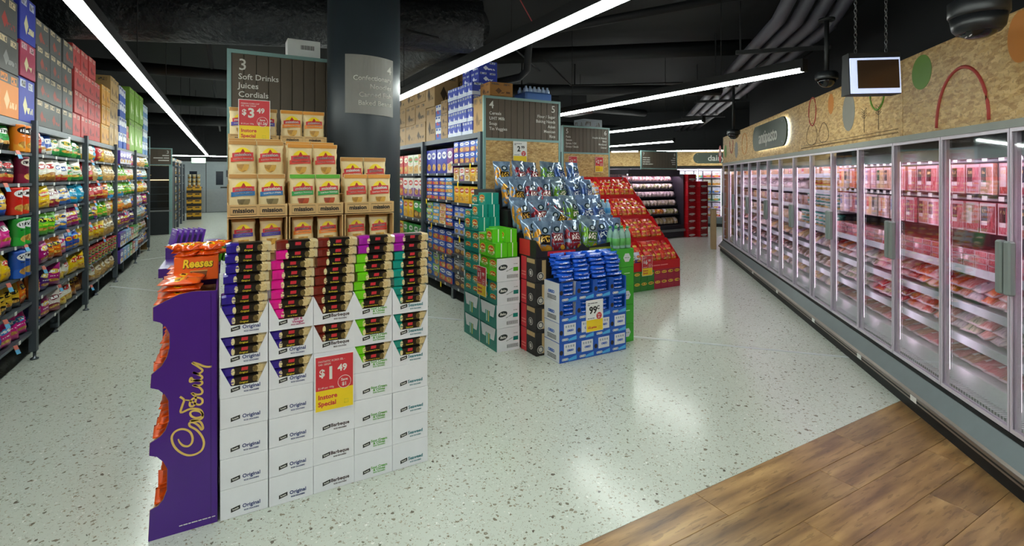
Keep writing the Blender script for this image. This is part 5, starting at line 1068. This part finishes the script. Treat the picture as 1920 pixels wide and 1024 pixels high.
# ================================================================ long glass door fridge (local x along it, local y out of it)
FR = thing('glass_door_fridge', 'long glass door fridge with pink lit shelves under a strand board header', 'refrigerator', (0, 0, 0), PHI)
M0, DP, ND = 3.08 - 3 * .589, .589, 17
S0, S1 = M0, M0 + DP * ND
GRAL = plain('#6f797c', .4, .5, 'fridge_panel'); PINK = emit('#ffd9f3', FRIDGE_POWER, 'fridge_lamp'); INT = plain('#b9adb8', .5, 0, 'fridge_lining'); STIL = plain('#d3cad6', .3, .2, 'door_stile'); RAILM = plain('#aeb9bb', .4, .2, 'shelf_rail')
obj('kick_plate', MB().box(S0, S1, -1.90, -1.815, 0, .09, front=False), BLACK, FR)
m_ = MB()
for a, b in (((-1.79, .085), (-1.79, .125)), ((-1.79, .125), (-1.81, .14))): m_.face([(S0, a[0], a[1]), (S0, b[0], b[1]), (S1, b[0], b[1]), (S1, a[0], a[1])])
m_.box(S0, S1, -1.82, -1.785, .085, .125, front=False); obj('bumper_rail', m_, plain('#8a8078', .35, .6), FR)
obj('bumper_groove', MB().box(S0, S1, -1.79, -1.783, .098, .107, front=False), BLACK, FR)
m_ = MB(); m_.face([(S0, -1.80, .13), (S1, -1.80, .13), (S1, -1.868, .222), (S0, -1.868, .222)][::-1]); m_.face([(S0, -1.868, .222), (S1, -1.868, .222), (S1, -1.93, .222), (S0, -1.93, .222)][::-1]); m_.face([(S0, -1.82, .125), (S1, -1.82, .125), (S1, -1.80, .13), (S0, -1.80, .13)][::-1]); obj('front_panel', m_, GRAL, FR)
obj('door_sill', MB().box(S0, S1, -1.93, -1.872, .222, .245, front=False), BLACK, FR)
for s in (4.55, 5.6, 6.9, 8.2, 3.75): obj('rating_label', MB().box(s, s + .07, -1.785, -1.782, .088, .122, front=False), WHITE, FR)
obj('back_panel', MB().box(S0, S1, -2.62, -2.58, .2, 1.83, front=False), plain('#6a5560', .5), FR)
obj('roof', MB().box(S0, S1, -2.62, -1.93, 1.80, 1.84, front=False), DARK, FR)
obj('end_wall', MB().box(S1, S1 + .05, -2.62, -1.87, 0, 1.84, front=False), plain('#a58a60', .5), FR); obj('end_wall', MB().box(S0 - .05, S0, -2.62, -1.87, 0, 1.84, front=False), INT, FR)
obj('dark_canopy', MB().box(S0, S1, -1.99, -1.95, 1.735, 1.80, front=False), BLACK, FR); obj('canopy_lining', MB().box(S0, S1, -2.04, -2.0, 1.66, 1.745, front=False), plain('#8fa09e', .4), FR)
obj('lamp_strip', MB().box(S0 + .02, S1 - .02, -2.09, -2.05, 1.70, 1.72, front=False), PINK, FR)
obj('deck', MB().box(S0, S1, -2.58, -2.02, .27, .33, front=False), plain('#c9ccd0', .4), FR); obj('deck_front', MB().box(S0, S1, -2.02, -2.0, .22, .36, front=False), plain('#d9dcde', .4), FR)
g = G('air_grille'); x_ = g.n('SeparateXYZ', {0: g.n('TexCoord').outputs['Object']}).outputs[0]
gm = g.out(g.mix(g.gt(g.m('SINE', g.m('MULTIPLY', x_, 260.0)), .2), lin('#c6cccc'), lin('#4c5254')), .4)
obj('air_grille', MB().box(S0, S1, -2.0, -1.94, .245, .262, front=False), gm, FR)
header_x = [S0, 1.86, 4.14, 6.42, 8.70, 10.98, S1 + .05]
hd = thing('header_board', 'strand board header with painted shapes above the glass door fridge', 'header board', (0, 0, 0), PHI)
for a, b in zip(header_x, header_x[1:]):
    pl_ = MB().box(0, b - a - .004, -.025, 0, 0, .545).mesh('strand_panel', .0015); obj('strand_panel', pl_, OSB, hd, (a + .002, -1.885, 1.842))
obj('backing', MB().box(S0, S1 + .05, -2.0, -1.912, 1.842, 2.387, front=False), DARK, hd); obj('lower_trim', MB().box(S0, S1 + .05, -1.90, -1.868, 1.80, 1.842, front=False), plain('#8d9089', .5), hd)
def shape(poly, mat, nm='painted_shape'):
    m_ = MB().prism([(-x, z) for x, z in poly][::-1], -.0015, 0); obj(nm, m_, mat, hd, (0, -1.885, 0), (0, 0, pi))
def oval(s, z, rs, rz_, mat, n=28): shape([(s + rs * cos(2 * pi * i / n), z + rz_ * sin(2 * pi * i / n)) for i in range(n)], mat)
def ring(pts, w_, mat, closed=False, nm='painted_line'): obj(nm, MB().tube([(s, -1.8845, z) for s, z in pts], w_, 4, closed=closed), mat, hd)
GRN, ORG, GRYP, REDP, SKE = plain('#5f8a22', .6), plain('#c47a2a', .6), plain('#7d7a72', .6), plain('#b0433c', .6), plain('#5a4a36', .7)
oval(3.90, 2.25, .117, .115, GRN); ring([(3.486 + .24 * cos(pi * t / 20), 1.86 + .335 * sin(pi * t / 20)) for t in range(21)], .011, REDP)
oval(3.02, 2.25, .09, .13, ORG); oval(5.47, 2.26, .07, .10, ORG); oval(5.06, 2.13, .13, .17, GRYP)
ring([(4.52 + .12 * cos(pi + pi * t / 14), 2.22 + .14 * sin(pi + pi * t / 14)) for t in range(15)], .009, GRN)
ring([(5.98 + .11 * cos(2 * pi * t / 20), 2.25 + .15 * sin(2 * pi * t / 20)) for t in range(20)], .007, REDP, True)
ring([(6.0 + .16 * cos(2 * pi * t / 20) * (1 - .3 * sin(2 * pi * t / 20)), 2.01 + .12 * sin(2 * pi * t / 20)) for t in range(20)], .003, SKE, True)
ring([(5.66 + .13 * cos(2 * pi * t / 20) * (1 - .4 * sin(2 * pi * t / 20)), 2.0 + .10 * sin(2 * pi * t / 20)) for t in range(20)], .003, SKE, True)
for s in (4.5, 4.75):
    ring([(s, 1.92), (s, 2.10)], .003, SKE)
    for k in range(4): ring([(s - .045, 2.06 + .02 * k), (s, 2.035 + .02 * k), (s + .045, 2.06 + .02 * k)], .0028, SKE)
ring([(4.2 + .012 * t, 1.875 + (.006 if t % 2 else -.006)) for t in range(180)], .002, SKE); ring([(4.2, 1.90), (6.35, 1.90)], .002, SKE)
oval(11.1, 2.08, .13, .13, GRN); oval(10.0, 2.05, .14, .15, GRYP); ring([(10.45 + .16 * cos(pi + pi * t / 14), 2.25 + .24 * sin(pi + pi * t / 14)) for t in range(15)], .008, REDP); ring([(9.3 + .2 * cos(2 * pi * t / 20), 2.12 + .18 * sin(2 * pi * t / 20)) for t in range(20)], .006, ORG, True)
oval(11.75, 2.05, .17, .19, RED); oval(11.74, 2.09, .11, .09, WHITE)
def pill_sign(name, label, loc, rz, w_, h_, body, size):
    t = thing(name, label, 'sign', loc, rz); n = 12; r = h_ / 2
    P = [(w_ / 2 - r + r * cos(-pi / 2 + pi * i / n), r * sin(-pi / 2 + pi * i / n)) for i in range(n + 1)] + [(-w_ / 2 + r + r * cos(pi / 2 + pi * i / n), r * sin(pi / 2 + pi * i / n)) for i in range(n + 1)]
    obj('face', MB().prism(P, -.05, -.03), plain('#3d4a3c', .5, 0, 'sign_green'), t); obj('halo_light', MB().prism([(x * (1 - .02), z * .96) for x, z in P], -.029, -.012), emit('#eafcff', 5.0), t)
    text(body, size, LETTER, t, (0, -.053, -.01), bold=.01, ext=.003)
    for x, z in ((-.4, .35), (.4, .35), (-.4, -.35), (.4, -.35)): obj('fixing', MB().lathe([(.008, 0), (.008, .004)], 8), ALU, t, (x * w_, -.05, z * h_), (pi / 2, 0, 0))
    return t
pill_sign('antipasto_sign', 'dark green halo lit antipasto sign on the fridge header', fw(7.6, -1.885, 2.125), PHI + pi, 1.75, .37, 'antipasto', .26)
# --- doors
pane_me = MB().box(.015, DP - .015, -.006, 0, .272, 1.78).mesh('glass_pane'); pane_me.materials.append(GLASS)
fm = MB()
for a, b, c, d in ((.003, .015, .25, 1.80), (DP - .015, DP - .003, .25, 1.80)): fm.box(a, b, -.02, .006, c, d, front=False)
fm.box(.015, DP - .015, -.02, .006, .25, .272, front=False); fm.box(.015, DP - .015, -.02, .006, 1.78, 1.80, front=False); fm = fm.mesh('door'); fm.materials.append(STIL)
hm = MB(); hm.box(0, .045, 0, .035, .95, 1.225); hm = hm.mesh('handle', .008); hm.materials.append(plain('#8f9a96', .35, .3))
LT = MB().box(-.012, .012, -.0012, 0, .36, 1.66, front=False).mesh('lamp_tube'); ML = MB().box(-.014, .014, -.016, 0, .25, 1.8, front=False).mesh('mullion')
for k in range(ND):
    s = M0 + k * DP
    d_ = obj('door', fm, None, FR, (s, -1.88, 0)); obj('glass_pane', pane_me, None, d_)
    obj('handle', hm, None, d_, ((.008 if k % 2 else DP - .053), .006, 0))
    obj('lamp_tube', LT, PINK, FR, (s, -1.9175, 0)); obj('mullion', ML, STIL, FR, (s, -1.901, 0))
def shelf_f(a, b, z, q, tags=True):
    sh = obj('shelf', MB().box(a, b, -2.58, q, z - .02, z, front=False), plain('#b9b6bd', .4), FR); obj('price_rail', MB().box(a, b, q, q + .008, z - .028, z + .022, front=False), RAILM, sh)
MEATX = 3.08 + 3 * DP      # cold meats up to here
for z, q in ((.547, -2.0), (.75, -2.02), (.968, -2.06)): shelf_f(S0, S1, z, q)
for z, q in ((1.18, -2.12), (1.38, -2.14), (1.57, -2.16)): shelf_f(3.08 + 5 * DP, S1, z, q)
for z in (1.40, 1.645): obj('hang_rail', MB().box(S0, 3.08 + 5 * DP, -2.20, -2.185, z, z + .015, front=False), ALU, FR)
MC = [('#cf6e80', '#a83448', '#2a1a18', 'pink sliced ham'), ('#b8404e', '#7e2430', '#1d2a3a', 'dark red salami'), ('#d98a92', '#c05a66', '#3a1a1a', 'pale pink ham'), ('#c04a3e', '#8a2a22', '#e8e4e0', 'red smoked sausage'), ('#cc9a7a', '#a8644a', '#24402a', 'tan turkey'), ('#a8303c', '#d88a90', '#301a1c', 'streaky bacon')]
SC_ = [('#e0822c', '#b84a16', '#e8e0d0', 'orange frankfurt'), ('#c8281c', '#8e1a12', '#e8e0e0', 'red sausage'), ('#e0c0c4', '#c88a94', '#f0f0f0', 'pale pink meat'), ('#3f6a3a', '#c8c4b0', '#1f3a22', 'green dip'), ('#d0ccd4', '#a89aae', '#4a3a7a', 'white chicken'), ('#b85a5a', '#e0b0ac', '#2a2a6a', 'marbled meat')]
CH = [('#d9b45a', '#e8d49a', '#c43a2a', 'golden cheese'), ('#e2dccf', '#cfc2b0', '#3a6aa8', 'white cheese'), ('#e4e0e2', '#cabfca', '#7a4a8a', 'cream cheese'), ('#c9a27a', '#a8764a', '#3a2a20', 'smoked cheese'), ('#6a4a40', '#9a6a50', '#d8b05a', 'dark pate'), ('#c8b8cc', '#a890b4', '#4a2a6a', 'violet wrapped cheese'), ('#dcd0a0', '#b8a05a', '#2a6a3a', 'yellow cheese')]
def fitem(nm, lab, cat, me, s, q, z, size, c, lean=0, rz=0, lg=1, roll=0, grp=None):
    return pack(nm, lab, cat, me, fw(s, q, z), PHI + pi + rz, size, c[0], c[1], c[2], lg=lg, lean=lean, roll=roll, group=grp)
SH = [.332, .549, .752, .970, 1.182, 1.382, 1.572]; QF = [-2.10, -2.06, -2.08, -2.12, -2.19, -2.21, -2.23]
tagp = MB().box(-.022, .022, -.003, 0, -.014, .014).mesh('price_tag'); tagp.materials.append(WHITE)
for k in range(2, ND):
    s = M0 + k * DP; dn = ORD[k - 2]
    if k < 8:       # hanging rails
        n = 4 if k < 6 else 5
        for l, z in enumerate((1.645, 1.40)):
            for i in range(n):
                c = MC[(i * 2 + k + l * 3) % 6] if k < 6 else (SC_ + CH)[(i * 3 + k + l) % 13]; ss = s + DP * (i + .5) / n
                fitem('hanging_pack', '%s pack hanging %s on the %s rail behind fridge door %s' % (c[3], ORD[i], ('upper', 'lower')[l], dn), 'meat pack', BOX_M, ss, -2.165 + random.uniform(-.01, .01), z - .205, (DP / n * .93, .022, .195), c, rz=random.uniform(-.08, .08), grp='packs hanging in the fridge')
                obj('price_tag', tagp, None, FR, (ss, -2.15, z + .018), (0, 0, pi))
    levels = range(4) if k < 8 else range(7)
    for l in levels:
        z = SH[l]; q = QF[l]; n = 5 if k < 6 else (4 if k < 10 else 3)
        for i in range(n):
            ss = s + DP * (i + .5) / n; w_ = DP / n * .95
            if k < 8:
                c = (MC if l in (0, 3) else SC_)[(i + k * 2 + l) % 6]
                if l == 3:
                    for r in range(3): fitem('meat_pack', '%s pack, %s up, %s along the top shelf behind fridge door %s' % (c[3], ORD[r], ORD[i], dn), 'meat pack', BOX_M, ss, q, z + .04 * r, (w_, .2, .038), c, rz=random.uniform(-.05, .05), lg=0, grp='flat packs on the top fridge shelf')
                elif l == 0:
                    fitem('meat_pack', '%s tray, %s along the deck behind fridge door %s' % (c[3], ORD[i], dn), 'meat pack', MBAGS[i % 4], ss, q, z + .025, (w_ * 1.15, .05, .26), MC[(2 + 2 * (i % 2))], lean=-pi / 2 + .25, rz=random.uniform(-.2, .2), grp='trays on the fridge deck')
                else:
                    for r in range(2): fitem('meat_pack', '%s pack, %s up, %s along the %s shelf up behind fridge door %s' % (c[3], ORD[r], ORD[i], ORD[l], dn), 'meat pack', MBAGS[(i + r) % 4], ss, q + .01 - .02 * r, z + .03 + .05 * r, (w_ * 1.1, .055, .2), c, lean=-pi / 2 + .4, rz=random.uniform(-.3, .3), lg=(i + r) % 2, grp='packs on the fridge shelves')
            else:
                if k < 10 and l in (3, 4, 5):
                    c = ('#3f9a8a', '#d8e4e0', '#e8f0ec', 'teal and white yoghurt') if l < 5 else ('#d8b42a', '#c43a2a', '#f0f0e8', 'yellow and red dip')
                    for r in range(2): fitem('yoghurt_tub', '%s tub, %s up, %s along %s shelf up behind fridge door %s' % (c[3], ORD[r], ORD[i], ORD[l], dn), 'tub', TUB_P, ss, q - .06, z + .085 * r, (w_ * .9, .12, .083), c, grp='tubs in the fridge')
                elif l in (1, 2, 0):
                    c = CH[(5, 4, 3)[l] if l else (i % 3)]; c = CH[(i + k + l) % 7] if l == 2 else c
                    fitem('cheese_pack', '%s pack, %s along the %s shelf up behind fridge door %s' % (c[3], ORD[i], ORD[l], dn), 'cheese', MBAGS[i % 4], ss, q, z + .035, (w_ * 1.1, .07, .2), c, lean=-pi / 2 + .5, rz=random.uniform(-.2, .2), grp='cheese packs in the fridge')
                else:
                    c = {3: CH[6], 4: CH[3], 5: CH[2], 6: CH[0]}[l]; c = ('#d8a81c', '#e8c83a', '#c42a2a', 'bright yellow cheese') if l == 4 and k in (13, 14) else c
                    fitem('cheese_block', '%s block, %s along the %s shelf up behind fridge door %s' % (c[3], ORD[i], ORD[l], dn), 'cheese', BOX_M if l != 5 else MBAGS[i % 4], ss, q - .03, z + .001, (w_, .13, .13), c, rz=random.uniform(-.1, .1), lg=(i % 2), grp='cheese blocks in the fridge')
bo = thing('bollard', 'wood faced corner guard post at the far end of the fridge', 'post', fw(S1 + .25, -1.72, 0), PHI)
obj('post', MB().box(-.09, .09, -.05, .05, 0, .86).mesh('post', .006), plain('#a48a66', .5), bo); obj('cap', MB().box(-.092, .092, -.052, .052, .86, .88), ALU, bo)

# ================================================================ dairy fridge across the far end (faces back along the aisle)
RZD = PHI - pi / 2
DF = thing('dairy_fridge', 'bright dairy fridge with glass doors across the far end', 'refrigerator', fw(16.7, -3.4, 0), RZD)   # local x runs +q reversed, front = -y... faces -s
W = 5.5
obj('base', MB().box(-W, 0, 0, .8, 0, .3), GRAL, DF); obj('back', MB().box(-W, 0, .76, .8, .3, 1.85), plain('#d9d6dc', .5), DF); obj('canopy', MB().box(-W, 0, .02, .8, 1.82, 1.95), BLACK, DF); obj('kick_plate', MB().box(-W, 0, -.02, 0, 0, .1), BLACK, DF); obj('lamp_strip', MB().box(-W, 0, .12, .16, 1.76, 1.79), emit('#fbe8ff', FRIDGE_POWER * .7), DF)
for k in range(8):
    x = -W + k * W / 8
    d_ = obj('door', MB().box(x, x + .03, -.01, .02, .3, 1.82, front=False), STIL, DF); obj('glass_pane', MB().box(x + .03, x + W / 8, 0, .006, .3, 1.82), GLASS, d_); obj('lamp_tube', MB().box(x, x + .02, .04, .06, .34, 1.74, front=False), emit('#fbe8ff', FRIDGE_POWER * .4), DF)
DC = [('#e8e8ec', '#4a8ad0', 'white milk'), ('#e0d8e4', '#9a5aa8', 'violet yoghurt'), ('#e6dcc8', '#e09a3a', 'orange juice'), ('#d8e6dc', '#3a9a6a', 'green milk'), ('#ecdcd8', '#c8404a', 'red custard')]
for l in range(6):
    z = .31 + .245 * l; obj('shelf', MB().box(-W, 0, .1, .76, z - .02, z), plain('#d4d4da', .4), DF)
    for i in range(20):
        c = DC[(l * 2 + i // 4) % 5]; lx = -W + .14 + i * .268; co, si = cos(RZD), sin(RZD); bx_, by_, _ = fw(16.7, -3.4); ly = .18
        pack('dairy_carton', '%s carton, %s along the %s shelf up of the dairy fridge' % (c[2], ORD[i], ORD[l]), 'dairy carton', BOX_P, (bx_ + lx * co - ly * si, by_ + lx * si + ly * co, z + .001), RZD, (.23, .15, .19), c[0], c[1], '#f4f4f4', c[1], ro=.4, group='cartons in the dairy fridge')
hb = thing('header_board', 'strand board header carrying the dairy sign', 'header board', fw(16.68, -3.4, 0), RZD); obj('strand_panel', MB().box(-W, 0, -.03, 0, 1.90, 2.38), OSB, hb); obj('support', MB().box(-W, 0, 0, .3, 1.95, 2.38), DARK, hb)
_p = fw(16.65, -2.55, 2.14); pill_sign('dairy_sign', 'dark green halo lit dairy sign on the far header', _p, RZD, 1.35, .34, 'dairy', .25)

# ================================================================ cameras and hanging light box
def dome(label, s, q, zb, r, ztop):
    t = thing('dome_camera', label, 'security camera', fw(s, q, 0), PHI)
    obj('pole', MB().lathe([(r * .22, zb + r * 1.5), (r * .22, ztop)], 12), BLACK, t); obj('flange', MB().lathe([(r * .75, ztop - .02), (r * .75, ztop)], 16), BLACK, t)
    obj('housing', MB().lathe([(r, zb + r * .8), (r * 1.05, zb + r * .95), (r * 1.05, zb + r * 1.35), (r * .8, zb + r * 1.6)], 24), plain('#1c1f22', .4), t); obj('dome', MB().lathe([(.001, zb), (r * .35, zb + r * .06), (r * .62, zb + r * .25), (r * .8, zb + r * .55), (r * .86, zb + r * .85)], 24), plain('#0b0c0e', .08), t)

dome('black dome camera on a pole under the lagged pipes', 5.15, -1.74, 2.37, .09, 3.0)
dome('farther black dome camera hanging above the halo lit header sign', 8.6, -1.58, 2.15, .095, 3.0)
tc = thing('turret_camera', 'large black turret camera hanging above the nearest fridge header', 'security camera', fw(2.61, -1.475, 0), PHI)
obj('pole', MB().lathe([(.03, 2.33), (.03, CZ)], 12), BLACK, tc); obj('bracket', MB().lathe([(.1, 2.25), (.105, 2.26), (.105, 2.32), (.06, 2.35)], 28), plain('#191b1e', .4), tc); obj('collar', MB().lathe([(.075, 2.18), (.09, 2.2), (.098, 2.25)], 28), plain('#141619', .4), tc)
obj('ball', MB().lathe([(.001, 2.155), (.035, 2.158), (.06, 2.172), (.072, 2.195), (.07, 2.21)], 24), plain('#0c0d0f', .15), tc)
for dx in (-.012, .02): obj('lens', MB().lathe([(.006, 0), (.006, .003)], 10), plain('#b9b4b0', .3), tc, (dx * .9 - .02, .045, 2.163), (rad(-50), 0, 0))
obj('lens_window', MB().box(-.028, .012, .0, .004, 0, .018), plain('#4a3a38', .2), tc, (-.0, .062, 2.178), (rad(-25), 0, 0))
lb_ = thing('hanging_light_box', 'wedge shaped black light box with mirrored panels hanging on chains', 'light box', (*fw(3.64, -1.48, 0)[:2], 2.07), -atan(536 / 943) - .12)
GLW = emit('#b4c8f2', .9, 'pale_blue_frame')
bd_ = MB(); 
bd_.prism([(-.05, 0.0), (.05, 0.0), (.035, .24), (-.035, .24)], -.0, .30); obj('body', bd_, BLACK, lb_, (-.15, 0, 0), (0, 0, -pi / 2)) 
obj('top_bar', MB().box(-.15, .15, -.04, .04, .24, .262), BLACK, lb_)
for sg, nm in ((-1, 'front'), (1, 'rear')):
    f_ = obj('pale_frame', MB().box(-.145, .145, -.008, 0, .0, .225), GLW, lb_, (0, sg * .052, .004), (rad(-4) * (1 if sg < 0 else -1), 0, 0)); obj('mirror_panel', MB().box(-.105, .135, -.014 if sg < 0 else .0, -.008 if sg < 0 else .006, .03, .21), plain('#5a4636', .12, .4), f_)
for x in (-.09, .09):
    ch = obj('chain', MB().tube([(x, 0, .26), (x, 0, .27)], .004, 5), ALU, lb_)
    L1 = MB().tube([(.008 * cos(2 * pi * i / 8), 0, .016 * sin(2 * pi * i / 8)) for i in range(8)], .0022, 4, closed=True).mesh('link') if x < 0 else L1
    for i in range(56): obj('link', L1, ALU, ch, (x, 0, .285 + i * .0255), (0, 0, (i % 2) * pi / 2))
